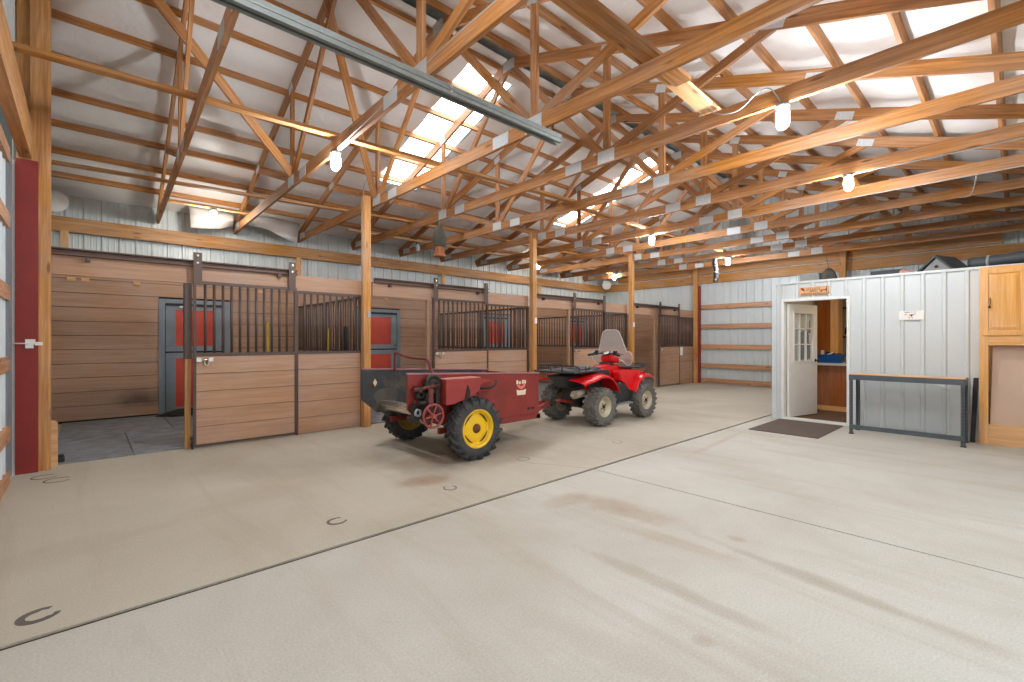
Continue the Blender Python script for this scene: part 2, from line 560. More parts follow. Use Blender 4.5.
# ================================================================== the building
H = 1.37                       # height of the eye
XL, XF = -0.55, 14.65          # left gable, far gable
YS, YB, YR = 7.02, 10.75, -0.62  # stall fronts, back wall, open side wall
RIDGE, EAVE_B, EAVE_R = 5.10, 10.65, -0.45
def under(y):                  # underside of the rafters
    return 3.55 + (EAVE_B - y) / 3 if y >= RIDGE else 3.55 + (y - EAVE_R) / 3

# ---- floor: slabs with saw-cut joints over a dark bed
bm = new_bm()
g = 0.021
for (x0, x1, y0, y1) in ((-1.4, 15.2, 3.05 + g, 11.0), (-1.4, 3.97 - .007, -1.2, 3.05 - g), (3.97 + .007, 15.2, -1.2, 3.05 - g)):
    box(bm, (x0, y0, -0.12), (x1, y1, 0.0))
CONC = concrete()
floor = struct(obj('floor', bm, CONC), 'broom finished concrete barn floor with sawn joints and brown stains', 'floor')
bm = new_bm(); box(bm, (-1.4, -1.2, -0.2), (15.2, 11.0, -0.012))
obj('joint_bed', bm, M['dirtgrey'], floor)
bm = new_bm()
pts = [(3.50, 3.93), (3.62, 3.80), (3.66, 3.62), (3.80, 3.44), (3.86, 3.26), (3.98, 3.06)]
for a, b_ in zip(pts[:-1], pts[1:]):
    d = (V((b_[0], b_[1], 0)) - V((a[0], a[1], 0))).normalized(); nrm = V((-d.y, d.x, 0)) * 0.004
    A, B = V((a[0], a[1], .0006)), V((b_[0], b_[1], .0006))
    vs = [bm.verts.new(p) for p in (A + nrm, A - nrm, B - nrm, B + nrm)]
    bm.faces.new(vs)
obj('crack', bm, M['imprint'], floor)
def horseshoe(x, y, r, rot, w=0.22):
    bm = new_bm()
    inner, outer = [], []
    n = 22
    for i in range(n + 1):
        t = math.radians(35 + (290) * i / n)
        ww = w * (1 if 2 < i < n - 2 else 0.7)
        for lst, rr in ((outer, r), (inner, r * (1 - ww))):
            p = V((math.cos(t) * rr * 0.92, math.sin(t) * rr * 0.85, 0))
            p.rotate(Matrix.Rotation(rot, 3, 'Z'))
            lst.append(p + V((x, y, 0)))
    for i in range(n):
        q = [bm.verts.new(p + V((0, 0, h))) for h in (0.0004, 0.0022) for p in (outer[i], outer[i + 1], inner[i + 1], inner[i])]
        bm.faces.new(q[4:]); bm.faces.new(q[:4][::-1])
        for a in range(4):
            b_ = (a + 1) % 4
            bm.faces.new((q[a], q[b_], q[4 + b_], q[4 + a]))
    bmesh.ops.remove_doubles(bm, verts=bm.verts[:], dist=1e-5)
    return bm
for (x, y, r, rot, w) in ((-.17, 3.29, .092, .4, .42), (1.40, 3.48, .082, .2, .3), (2.485, 3.55, .075, 1.2, .2), (-.2, 6.35, .115, 0.0, .14),
                          (-.30, 6.58, .11, 0.2, .15), (3.72, 3.86, .09, 2.0, .10), (5.25, 3.62, .08, 1.0, .12)):
    obj('horseshoe_imprint', horseshoe(x, y, r, rot, w), M['imprint'] if w < .13 else M['imprint2'], floor)

bm = new_bm(); box(bm, (-30, -30, -0.5), (45, 40, -0.21))
struct(obj('ground', bm, M['ground']), 'pale gravel yard around the barn', 'ground')

# ---- ribbed steel sheet
def ribbed(bm, axis, a0, a1, z0, ztop, plane, out, pitch=0.23, rib=0.022, minor=True, mi=0):
    """sheet in a vertical plane; `axis` 'x' or 'y' is the direction it runs; ribs stand out along `out` (+1/-1)"""
    prof = []
    k0 = math.floor(a0 / pitch); k1 = math.ceil(a1 / pitch)
    for k in range(k0, k1 + 1):
        c = k * pitch
        prof += [(c - .03, 0), (c - .014, 1), (c + .014, 1), (c + .03, 0)]
        if minor:
            for f in (1 / 3, 2 / 3):
                m_ = c + pitch * f
                prof += [(m_ - .014, 0), (m_ - .006, .22), (m_ + .006, .22), (m_ + .014, 0)]
    prof = [(a, h) for a, h in prof if a0 < a < a1]
    prof = [(a0, 0)] + prof + [(a1, 0)]
    zt = ztop if callable(ztop) else (lambda s: ztop)
    last = None
    for a, h in prof:
        off = plane + out * rib * h
        p = (a, off) if axis == 'x' else (off, a)
        lo = bm.verts.new((p[0], p[1], z0)); hi = bm.verts.new((p[0], p[1], zt(a)))
        if last:
            bm.faces.new((last[0], lo, hi, last[1])).material_index = mi
        last = (lo, hi)

roofz = lambda y: under(y) + 0.40
bm = new_bm()
ribbed(bm, 'x', XL, XF, 0.0, under(YB) + .35, YB, -1)
bm2 = bm
wall_back = struct(obj('wall_back', bm2, M['siding'], solid=.004), 'pale grey ribbed steel wall behind the horse stalls', 'wall')
bm = new_bm()
ribbed(bm, 'y', 6.98, YB, 0.0, roofz, XL, 1)
ribbed(bm, 'y', YR, 6.98, 3.5, roofz, XL, 1)
wall_left = struct(obj('wall_left', bm, M['siding'], solid=.004), 'pale grey ribbed steel gable wall beside and above the big sliding door', 'wall')
bm = new_bm(); ribbed(bm, 'y', YR, YB, 0.0, roofz, XF, -1)
wall_far = struct(obj('wall_far', bm, M['siding'], solid=.004), 'pale grey ribbed steel gable wall at the far end of the barn', 'wall')
bm = new_bm()
ribbed(bm, 'x', XL, 0.7, 0.0, 3.7, YR, 1); ribbed(bm, 'x', 0.7, 5.6, 3.1, 3.7, YR, 1); ribbed(bm, 'x', 5.6, XF, 0.0, 3.7, YR, 1)  # unseen doorway gap added here to let daylight in
struct(obj('wall_right', bm, M['siding'], solid=.004), 'pale grey ribbed steel side wall with an unseen wide doorway added for daylight', 'wall')

# ---- roof: steel deck, sagging insulation between purlins, two translucent panels
PUR_B = [10.07 - 0.594 * j for j in range(9)]
PUR_R = [2 * RIDGE - y for y in PUR_B]
SKY = [(4.20, 5.12), (9.30, 10.22)]
SKY_Y = (5.52, 8.55)
rid = RIDGE
def deckz(y): return under(y) + 0.148 + 0.089 + 0.05
bm = new_bm()
def grid(bm, xs, ys, zf, skip=lambda x, y: False):
    vs = [[bm.verts.new((x, y, zf(x, y))) for y in ys] for x in xs]
    for i in range(len(xs) - 1):
        for j in range(len(ys) - 1):
            if skip((xs[i] + xs[i + 1]) / 2, (ys[j] + ys[j + 1]) / 2):
                continue
            f = bm.faces.new((vs[i][j], vs[i + 1][j], vs[i + 1][j + 1], vs[i][j + 1])); f.smooth = True
def insky(x, y):
    return SKY_Y[0] < y < SKY_Y[1] and any(a < x < b for a, b in SKY)
xs = sorted(set([-.9 + i * .4 for i in range(40)] + [v for s in SKY for v in s] + [15.0]))
ysl = sorted(set([RIDGE, SKY_Y[0], SKY_Y[1], 11.1] + [RIDGE + .3 * i for i in range(1, 20)]))
grid(bm, xs, ysl, lambda x, y: deckz(y), insky)
grid(bm, xs, [-1.0] + [-.7 + .58 * i for i in range(10)] + [RIDGE], lambda x, y: deckz(y))
bmesh.ops.remove_doubles(bm, verts=bm.verts[:], dist=1e-4)
bmesh.ops.delete(bm, geom=[v for v in bm.verts if not v.link_faces], context='VERTS')
ceiling = struct(obj('ceiling', bm, M['galv'], solid=.004), 'pitched steel barn roof lined with white insulation', 'ceiling')
def lining(purlins, lo, hi, holes):
    bm = new_bm()
    ys = []
    edge = sorted([lo] + [p for p in purlins if lo < p < hi] + [hi])
    for a, b_ in zip(edge[:-1], edge[1:]):
        for k in range(6):
            ys.append(a + (b_ - a) * k / 6)
    ys.append(edge[-1])
    if holes:
        ys = sorted(set([y for y in ys if min(abs(y - s) for s in SKY_Y) > .03] + list(SKY_Y)))
    xs = sorted(set([XL + .02 + i * .155 for i in range(98)] + ([v for s in SKY for v in s] if holes else [])))
    def z(x, y):
        ps = sorted(purlins)
        t = None
        for a, b_ in zip([ps[0] - .594] + ps, ps + [ps[-1] + .594]):
            if a <= y <= b_:
                t = (y - a) / (b_ - a); break
        s = math.sin(PI * t) if t is not None else 0
        nz = noise.noise(V((x * .9, y * .9, 3.0)))
        n2 = noise.noise(V((x * 3.1, y * 3.1, 9.0)))
        return deckz(y) - 0.028 - s * (0.03 + 0.03 * nz) - 0.006 * n2 * s
    grid(bm, xs, ys, z, insky if holes else (lambda x, y: False))
    bmesh.ops.delete(bm, geom=[v for v in bm.verts if not v.link_faces], context='VERTS')
    return obj('insulation', bm, M['insul'], ceiling)
lining(PUR_B, 5.20, 10.72, True)
lining(PUR_R, -0.6, 4.84, False)
SKYM = glow('translucent daylight panel', (244, 248, 252), 7.0)
for i, (a, b_) in enumerate(SKY):
    bm = new_bm()
    n = 24
    prev = None
    for k in range(n + 1):
        x = a + (b_ - a) * k / n
        h = 0.012 if k % 6 == 0 else 0
        p = [bm.verts.new((x, y, deckz(y) + .005 + h)) for y in (SKY_Y[0] - .02, SKY_Y[1] + .02)]
        if prev: bm.faces.new((prev[0], p[0], p[1], prev[1]))
        prev = p
    w = obj('window_%d' % (i + 1), bm, SKYM)
    struct(w, ('bright translucent roof panel nearest the big door, above the manure spreader', 'bright translucent roof panel further down the barn, above the red four wheeler')[i], 'window')

# ---- purlins
def name_n(i): return ('first', 'second', 'third', 'fourth', 'fifth', 'sixth', 'seventh', 'eighth', 'ninth', 'tenth', 'eleventh', 'twelfth')[i]
for side, ps, nm in ((1, PUR_B, 'stall'), (-1, PUR_R, 'open')):
    nrm = V((0, side, 3)).normalized()
    for j, y in enumerate(ps):
        c = V((0, y, under(y) + 0.148 / math.cos(math.atan(1 / 3)))) + nrm * 0.0445
        o = board('roof_purlin', c + V((XL + .03, 0, 0)), c + V((XF - .03, 0, 0)), 0.038, 0.089, M['truss'], None, side=V((0, 3, -side)))
        tag(o, '%s pine purlin up from the eave on the %s side of the roof' % (name_n(j), nm), 'purlin', 'roof purlins')

# ---- trusses
TX = [(.98, .58), (2.21, 1.97), (3.425, 3.38), (4.67, 4.62), (5.92, 5.92), (7.16, 7.22), (8.40, 8.42), (9.64, 9.64), (10.87, 10.87), (12.11, 12.11), (13.36, 13.36)]
def rc(y): return under(y) + 0.074 / math.cos(math.atan(1 / 3))
def make_truss():
    r = thing('roof_truss', 'x', 'truss', (0, 0, 0), 'roof trusses')
    T = 0.038
    zc = 3.5 + .07
    sx = V((1, 0, 0))
    def bd(name, a, b, d, e=0.0, off=0.0):
        return board(name, (off, a[0], a[1]), (off, b[0], b[1]), T, d, M['truss'], r, sx, e)
    bd('bottom_chord', (EAVE_R, zc), (3.88, zc), .146)
    bd('bottom_chord', (3.88, zc), (6.36, zc), .146)
    bd('bottom_chord', (6.36, zc), (EAVE_B, zc), .146)
    bd('top_chord', (EAVE_B + .05, rc(EAVE_B + .05)), (RIDGE, rc(RIDGE) - .0), .14)
    bd('top_chord', (EAVE_R - .05, rc(EAVE_R - .05)), (RIDGE, rc(RIDGE) - .0), .14)
    for s in (-1, 1):
        j = RIDGE + s * 1.75; o_ = RIDGE + s * 3.6
        bd('web_post', (j, 3.62), (j, rc(j) - .05), .089, off=.001)
        bd('web_diagonal', (j - s * .06, 3.63), (RIDGE + s * .06, rc(RIDGE) - .08), .089, off=-.001)
        bd('web_diagonal', (j + s * .06, 3.63), (o_, rc(o_) - .04), .089, off=.0005)
    def plate(y, z, w, h, tilt=0):
        bm = new_bm()
        Mx = Matrix.Rotation(tilt, 3, 'X')
        for sgn in (-1, 1):
            cbox(bm, (sgn * (T / 2 + .0022), y, z), (.003, w, h), Mx)
            for a in range(5):
                cbox(bm, V((sgn * (T / 2 + .004), y, z)) + Mx @ V((0, w * (-.4 + .2 * a), 0)), (.003, w * .06, h * .85), Mx)
        obj('gusset_plate', bm, M['plate'], r)
    sl = math.atan(1 / 3)
    for s in (-1, 1):
        plate(RIDGE + s * 1.75, 3.585, .24, .15)
        plate(RIDGE + s * 1.24, 3.57, .26, .13)
        plate(RIDGE + s * 3.6, rc(RIDGE + s * 3.6) - .02, .2, .10, s * -sl)
        plate(RIDGE + s * 1.75, rc(RIDGE + s * 1.75) - .02, .16, .11, s * -sl)
    plate(RIDGE, rc(RIDGE) - .03, .24, .15)
    plate(EAVE_B - .35, 3.60, .3, .12)
    return r
truss0 = make_truss()
TL = ['pine roof truss over the open stall doorway, first from the big red jamb',
      'pine roof truss second from the red jamb, a lit lamp under its middle',
      'pine roof truss third from the red jamb, fastened to the first floor post',
      'pine roof truss just beyond the first post, dark ornament hanging from it',
      'pine roof truss fifth from the red jamb, between the two nearest posts',
      'pine roof truss sixth from the red jamb, fastened to the second floor post',
      'pine roof truss seventh from the red jamb, just beyond the second post',
      'pine roof truss eighth from the red jamb, between the second and third posts',
      'pine roof truss ninth from the red jamb, fastened to the third floor post',
      'pine roof truss second from the far gable wall, small lit lamp under it',
      'pine roof truss last before the far gable wall']
def place_truss(o, i):
    xb, xr = TX[i]
    L = EAVE_B - EAVE_R
    ang = math.atan2(xr - xb, L)     # turned a little about the vertical
    o.location = (xb - math.tan(-ang) * 0, 0, 0)
    o.rotation_euler = (0, 0, ang)
    # a point (0, y) goes to (x0 - y sin, y cos): choose x0 so that the back heel lands on xb
    o.location.x = xb + EAVE_B * math.sin(ang)
    o['label'] = TL[i]
place_truss(truss0, 0)
for i in range(1, len(TX)):
    c = dup(truss0, (0, 0, 0)); place_truss(c, i)

# ---- bracing along the barn, on top of the bottom chords
def brace(label, a, b_, w=.038, d=.089, mm='truss', side=(0, 1, 0)):
    o = board('roof_brace', a, b_, w, d, M[mm], None, side)
    return tag(o, label, 'brace', 'roof braces')
zb = 3.64 + .02
brace('pine brace plank along the ridge line, from the door gable to the second post', (XL + .05, 5.30, zb), (6.2, 4.95, zb), .089, .038, 'header')
brace('pine brace plank along the ridge line, far half of the barn', (5.8, 5.12, zb), (14.5, 5.12, zb), .089, .038, 'header')
brace('pine brace plank over the stall doorway, carrying on past the first post', (XL + .05, 8.42, zb), (5.0, 7.92, zb), .089, .038, 'header')
brace('pine brace plank above the stall fronts, far half', (4.6, 7.98, zb), (14.5, 7.98, zb), .089, .038, 'header')
brace('pine brace plank near the back wall with a lit lamp under it', (0.94, 9.4, zb), (2.3, 9.4, zb), .089, .038, 'pale')
brace('pine brace plank near the back wall, middle of the barn', (4.0, 9.4, zb), (14.5, 9.4, zb), .089, .038, 'pale')
brace('wide pine plank lying along the trusses over the open floor', (0.6, 2.0, zb), (3.9, 2.0, zb), .15, .038, 'truss')
brace('pine plank on edge beside the wide plank over the open floor', (0.6, 2.11, zb + .07), (3.9, 2.11, zb + .07), .038, .14, 'truss')
brace('pale pine plank lying on the trusses, far end of the wide plank', (3.3, 2.06, zb + .04), (5.0, 2.12, zb + .04), .16, .038, 'pale')
brace('pine brace plank over the open floor, far half', (7.3, 1.6, zb), (14.5, 1.6, zb), .089, .038, 'header')
brace('steep pine brace from the second truss up to the door gable roof', (2.16, 6.86, 3.66), (.5, 6.23, 5.08), .038, .11, 'truss')
brace('steep pine brace from the third truss up to the rafters over the doorway', (3.36, 6.86, 3.64), (2.04, 5.36, 5.26), .038, .10, 'truss')

# ---- wall framing: headers, posts, girts
def beam(name, label, a, b_, w, d, mm, side, cat='beam', group=None):
    return tag(board(name, a, b_, w, d, M[mm], None, side), label, cat, group)
beam('header_plank', 'wide pine header plank along the back wall above the stalls', (XL + .12, 10.62, 3.28), (XF - .06, 10.62, 3.28), .04, .24, 'header', (0, 1, 0))
beam('header_plank', 'wide pine header plank along the far gable wall', (14.56, YR + .1, 3.30), (14.56, 10.58, 3.30), .04, .26, 'header', (1, 0, 0))
beam('header_plank', 'upper pine plank above the far gable header', (14.57, .2, 3.60), (14.57, 10.0, 3.60), .04, .28, 'header', (1, 0, 0))
beam('header_plank', 'heavy pine header plank over the big sliding door', (-.45, YR + .1, 3.42), (-.45, 6.86, 3.42), .09, .38, 'header', (1, 0, 0))
beam('header_plank', 'second pine plank above the big door header', (-.49, 1.2, 3.9), (-.49, 6.86, 3.9), .04, .14, 'header', (1, 0, 0))
for x, lab in ((-.25, 'short pine stud under the back header in the near corner'), (3.42, 'pine stud below the back header between the first two stalls'),
               (7.2, 'pine stud below the back header between the second and third stalls'), (10.95, 'pine stud below the back header behind the last stall')):
    beam('wall_stud', lab, (x, 10.60, 2.40), (x, 10.60, 3.17), .10, .05, 'pale', (1, 0, 0), 'stud')
for i, (z, lab) in enumerate(((.09, 'lowest pine girt on the far gable wall'), (.56, 'second pine girt up on the far gable wall'), (1.16, 'third pine girt up on the far gable wall'),
               (1.80, 'fourth pine girt up on the far gable wall'), (2.42, 'topmost of the pine girts under the far header'))):
    beam('wall_girt', lab, (14.575, 3.0, z), (14.575, 6.9, z), .04, .14, 'girt', (1, 0, 0), 'girt', 'far wall girts')
for y, lab in ((3.05, 'pine post on the far gable wall behind the office roof'), (6.98, 'pine post on the far gable wall at the last stall')):
    z1 = 3.9
    beam('wall_post', lab, (14.47, y, 0), (14.47, y, z1), .14, .14, 'post', (1, 0, 0), 'post')
bm = new_bm(); box(bm, (14.44, 6.86, 0), (14.55, 6.90, 3.1))
tag(obj('red_post_face', bm, M['reddoor']), 'narrow dark red board beside the far wall post', 'board')
for (xp, lab) in ((3.33, 'square pine post standing at the first stall, behind the manure spreader'),
                  (7.02, 'square pine post at the second stall, behind the tongue of the spreader'),
                  (10.74, 'square pine post at the third stall, behind the red four wheeler')):
    r = thing('wooden_post', lab, 'post', (xp - (.065 if xp < 4 else .01), 6.96, 0), 'stall front posts')
    xp -= (.065 if xp < 4 else .01)
    board('shaft', (xp, 6.96, 0.0), (xp, 6.96, 3.64), .11, .11, M['post'], r, (1, 0, 0))
    bm = new_bm()
    if xp < 4:
        tube(bm, [(xp - .062, 6.92, 3.60), (xp - .062, 6.92, .9)], .008, 6)
        tube(bm, smooth_path([(xp - .062, 6.92, 3.6), (xp - .05, 6.91, 3.8), (xp + .02, 6.9, 3.92), (xp + .08, 6.9, 3.8)]), .006, 6)
        box(bm, (xp + .0, 6.89, 1.72), (xp + .05, 6.904, 1.82))
    else:
        box(bm, (xp - .01, 6.888, 1.72), (xp + .05, 6.904, 1.84)); 
    obj('switch_box', bm, M['cord'] if xp < 4 else M['white'], r)

# jamb post of the big door with its red facing
r = thing('door_jamb_post', 'tall pine corner post faced with a dark red board beside the big door', 'post', (-.42, 6.95, 0))
board('post', (-.345, 6.97, 0), (-.345, 6.97, 5.15), .15, .13, M['post'], r, (1, 0, 0))
board('upper_post', (-.47, 6.99, 3.2), (-.47, 6.99, 5.1), .10, .08, M['post'], r, (1, 0, 0))
bm = new_bm(); box(bm, (-.525, 6.865, 0), (-.36, 6.90, 3.22)); obj('red_facing', bm, M['reddoor'], r)
bm = new_bm(); box(bm, (-.552, 6.885, 0), (-.526, 6.91, 3.2)); obj('daylight_strip', bm, M['trimwhite'], r)  # white strip standing in for the slit of daylight at the door edge
bm = new_bm()
box(bm, (-.452, 6.85, 1.285), (-.392, 6.866, 1.375)); box(bm, (-.452, 6.845, 1.33), (-.38, 6.866, 1.378))
tube(bm, [(-.535, 6.84, 1.335), (-.43, 6.84, 1.335)], .006, 8)
box(bm, (-.385, 6.84, 1.315), (-.325, 6.856, 1.35))
obj('door_latch', bm, M['white'], r)
bm = new_bm()
prism(bm, [(-.285, 0), (-.22, 0), (-.22, .47), (-.245, .50), (-.285, .50)], (0, 7.02, 0), (1, 0, 0), (0, 0, 1), (0, .06, 0))
tag(obj('kick_block', bm, M['pale']), 'short pale board standing at the foot of the corner post', 'board')

# ---- big sliding door in the left gable
d1 = struct(thing('door_1', '', ''), 'big grey steel sliding door with pine girts at the left edge', 'door')
bm = new_bm(); ribbed(bm, 'y', YR - .3, 6.97, 0.04, 3.22, -.578, 1, minor=False); obj('door_sheet', bm, M['doorsheet'], d1, solid=.004)
for z in (.02, .46, 1.12, 1.80, 2.49, 3.12):
    board('door_girt', (-.549, YR - .3, z + .02), (-.549, 6.55, z + .02), .035, .14, M['girt'], d1, (1, 0, 0))
bm = new_bm(); box(bm, (-.575, 6.52, 0.02), (-.542, 6.83, 3.2)); obj('stile', bm, M['dutchgrey'], d1)

# ---- zinc track hung under the trusses
r = thing('overhead_door_track', 'long grey zinc door track hung under the nearest trusses', 'track', (1.5, 3.12, 3.36))
bm = new_bm()
prof = [(-.045, -.04), (-.012, -.04), (-.012, -.028), (-.036, -.028), (-.036, .03), (.036, .03), (.036, -.028), (.012, -.028), (.012, -.04), (.045, -.04), (.045, .04), (.03, .052), (-.03, .052), (-.045, .04)]
prism(bm, prof, (-.38, 3.12, 3.38), (0, 1, 0), (0, 0, 1), (3.88, 0, 0))
obj('channel', bm, M['track'], r)
bm = new_bm(); prism(bm, [(-.046, -.006), (-.052, -.006), (-.052, .006), (-.046, .006)], (-.38, 3.12, 3.38), (0, 1, 0), (0, 0, 1), (3.88, 0, 0)); obj('bead', bm, M['galv'], r)
bm = new_bm()
for z in (3.36, 3.40):
    cyl(bm, (2.16, 3.075, z), (2.16, 3.062, z), .010, n=10)
obj('bolt', bm, M['chrome'], r)
bm = new_bm()
for k in range(8):
    z = 3.44 + k * .035
    ring = [(3.42 + (.012 * math.cos(t) if k % 2 else 0), 3.12 + (0 if k % 2 else .012 * math.cos(t)), z + .024 * math.sin(t)) for t in [i * PI / 5 for i in range(10)]]
    tube(bm, ring, .004, 5, closed=True)
obj('hanging_chain', bm, M['oily'], r)

# ---- loose insulation hanging at the eave
def flap(name, label, pts):
    bm = new_bm()
    rows = []
    for a, b_ in pts:
        a, b_ = V(a), V(b_)
        rows.append([bm.verts.new(a.lerp(b_, k / 6) + V((0, -.06 * math.sin(PI * k / 6), .03 * math.sin(2.2 * k + a.x * 5)))) for k in range(7)])
    for A, B in zip(rows[:-1], rows[1:]):
        for k in range(6):
            f = bm.faces.new((A[k], A[k + 1], B[k + 1], B[k])); f.smooth = True
    o = obj(name, bm, M['insul'], solid=.012)
    tag(o, label, 'insulation')
flap('insulation_flap', 'loose white insulation sheet sagging behind the lit lamp at the eave', [((1.40, 10.3, 3.84), (1.42, 10.25, 3.40)), ((1.6, 10.28, 3.84), (1.6, 10.2, 3.41)), ((1.85, 10.28, 3.84), (1.85, 10.2, 3.48)), ((2.1, 10.3, 3.84), (2.1, 10.25, 3.6))])
flap('insulation_flap', 'loose white insulation sheet hanging to the right of the lit eave lamp', [((2.30, 10.3, 3.84), (2.32, 10.2, 3.64)), ((2.7, 10.28, 3.84), (2.7, 10.15, 3.55)), ((3.05, 10.28, 3.84), (3.02, 10.12, 3.44)), ((3.3, 10.28, 3.84), (3.26, 10.2, 3.42))])
# ================================================================== horse stalls
# boarding of the back wall, with four dutch doors let into it
def courses(bm, axis, a0, a1, z0, z1, plane, out, h=.235, t=.03, gap=.008, holes=()):
    z = z0
    while z < z1 - .03:
        zt = min(z + h - gap, z1)
        spans = [(a0, a1)]
        for (h0, h1, hz) in holes:
            if z < hz - .05:
                ns = []
                for s0, s1 in spans:
                    if h1 <= s0 or h0 >= s1: ns.append((s0, s1))
                    else:
                        if h0 > s0: ns.append((s0, h0))
                        if h1 < s1: ns.append((h1, s1))
                spans = ns
        for s0, s1 in spans:
            p0, p1 = sorted((plane, plane + out * t))
            if axis == 'x': box(bm, (s0, p0, z), (s1, p1, zt))
            else: box(bm, (p0, s0, z), (p1, s1, zt))
        z += h
DUTCH = [.98, 4.72, 8.46, 12.2]
bm = new_bm()
courses(bm, 'x', XL + .05, XF - .1, 0.04, 2.46, 10.55, -1, holes=[(x, x + 1.12, 2.12) for x in DUTCH])
obj('stall_boarding', bm, M['stall_back'], wall_back)
bm = new_bm(); box(bm, (XL + .05, 10.555, 0.0), (XF - .1, 10.575, 2.44)); obj('board_backing', bm, M['backing'], wall_back)
bm = new_bm()
for x in (-.22, -.05, .62, 2.6, 5.4, 9.3):
    box(bm, (x, 10.49, 2.34), (x + .10, 10.522, 2.40))
obj('stud_end', bm, M['pale'], wall_back)

bm = new_bm(); courses(bm, 'y', 7.1, 10.5, .03, 2.3, XF - .12, -1); obj('stall_boarding', bm, M['stall_y'], wall_far)
def dutch(i, x):
    lab = ('red and grey dutch door at the back of the open left stall', 'red and grey dutch door of the second stall, behind the spreader',
           'red and grey dutch door at the back of the third stall', 'red and grey dutch door at the back of the last stall')[i]
    d = struct(thing('door_%d' % (i + 2), '', '', (x, 10.52, 0)), lab, 'door')
    y0 = 10.50
    bm = new_bm()
    box(bm, (x, y0, .02), (x + .09, y0 + .05, 2.12)); box(bm, (x + 1.03, y0, .02), (x + 1.12, y0 + .05, 2.12)); box(bm, (x + .09, y0, 2.04), (x + 1.03, y0 + .05, 2.12))
    obj('door_frame', bm, M['dutchgrey'], d)
    for nm, z0, z1 in (('upper_leaf', 1.16, 2.03), ('lower_leaf', .03, 1.13)):
        bm = new_bm()
        w = .15
        box(bm, (x + .10, y0 + .01, z0), (x + .10 + w, y0 + .045, z1)); box(bm, (x + 1.02 - w, y0 + .01, z0), (x + 1.02, y0 + .045, z1))
        box(bm, (x + .10 + w, y0 + .01, z1 - .10), (x + 1.02 - w, y0 + .045, z1)); box(bm, (x + .10 + w, y0 + .01, z0), (x + 1.02 - w, y0 + .045, z0 + .10))
        lf = obj(nm, bm, M['dutchgrey'], d)
        bm = new_bm(); box(bm, (x + .10 + w, y0 + .022, z0 + .10), (x + 1.02 - w, y0 + .04, z1 - .10)); obj('red_panel', bm, M['dutchred'], lf)
        bm = new_bm(); zz = z0 + .08 if nm == 'upper_leaf' else z1 - .08
        lathe(bm, [(0, .05), (.028, .045), (.03, .02), (.015, 0), (0, 0)], (x + .97, y0 + .01, zz), (0, -1, 0), 12)
        obj('knob', bm, M['chrome'] if nm == 'upper_leaf' else M['black'], lf)
    bm = new_bm(); box(bm, (x + .1, y0 - .01, 2.0), (x + 1.02, y0 + .02, 2.045)); obj('head_strip', bm, M['black'], d)
for i, x in enumerate(DUTCH): dutch(i, x)
bm = new_bm(); box(bm, (1.28, 10.47, 1.97), (1.36, 10.485, 2.0)); tag(obj('paper_tag', bm, M['paper']), 'tiny white tag at the top of the red stall door', 'tag')

# stall mats
for i, (x0, x1, y0, y1, lab) in enumerate(((-.28, .42, 7.11, 8.8, 'grey rubber mat at the left front of the open stall'), (.43, 1.86, 7.11, 8.8, 'grey rubber mat in the middle of the open stall doorway'),
        (1.87, 3.3, 7.11, 8.8, 'grey rubber mat behind the first sliding stall door'), (-.28, 1.0, 8.81, 10.48, 'grey rubber mat at the back left of the open stall'),
        (1.01, 3.3, 8.81, 10.48, 'grey rubber mat in front of the left red dutch door'), (3.45, 7.0, 7.11, 10.48, 'grey rubber mat on the floor of the second stall'),
        (7.15, 10.7, 7.11, 10.48, 'grey rubber mat on the floor of the third stall'), (10.85, 14.4, 7.11, 10.48, 'grey rubber mat on the floor of the last stall'))):
    bm = new_bm(); box(bm, (x0, y0, 0.0), (x1, y1, .02))
    tag(obj('rubber_mat', bm, M['mat'], bevel=.004), lab, 'mat', 'stall mats')
bm = new_bm(); box(bm, (-.24, 7.12, .02), (-.17, 7.24, .075)); cyl(bm, (-.205, 7.18, .075), (-.205, 7.18, .10), .03, n=10)
tag(obj('black_stopper', bm, M['black'], bevel=.008), 'small black block on the mat at the left stall corner', 'block')

# board over the stall fronts, in one run per bay
BAYS = [  # opening x0, jamb, door x0, door x1, fixed x0, fixed x1
    (-.28, .885, .995, 2.23, 2.235, 3.24), (3.42, 4.42, 4.53, 5.79, 5.795, 6.93), (7.11, 8.24, 8.35, 9.61, 9.615, 10.65), (10.83, 12.08, 12.19, 13.40, 13.405, 14.38)]
ORD = ['first stall at the left', 'second stall, behind the spreader', 'third stall, behind the four wheeler', 'last stall at the far end']
BARNAME = 'bar'
def bars(bm_parent, x0, x1, y, z0, z1, n):
    first = None
    for k in range(1, n + 1):
        x = x0 + (x1 - x0) * k / (n + 1)
        if first is None:
            bm = new_bm(); cyl(bm, (x, y, z0), (x, y, z1), .0165, n=8); first = obj('bar', bm, M['brown'], bm_parent); fx = x
        else:
            c = first.copy(); COL.objects.link(c); c.parent = bm_parent; c.location = (x - fx, 0, 0)
def latch(parent, x, y, z):
    bm = new_bm()
    cyl(bm, (x, y, z + .03), (x + .20, y, z + .03), .011, n=8)
    for dx in (.01, .14):
        box(bm, (x + dx, y - .018, z + .005), (x + dx + .05, y + .02, z + .055))
    tube(bm, smooth_path([(x + .10, y - .012, z + .03), (x + .095, y - .012, z - .02), (x + .12, y - .012, z - .045), (x + .145, y - .012, z - .02), (x + .135, y - .012, z + .02)]), .008, 6)
    obj('latch', bm, M['chrome'], parent)
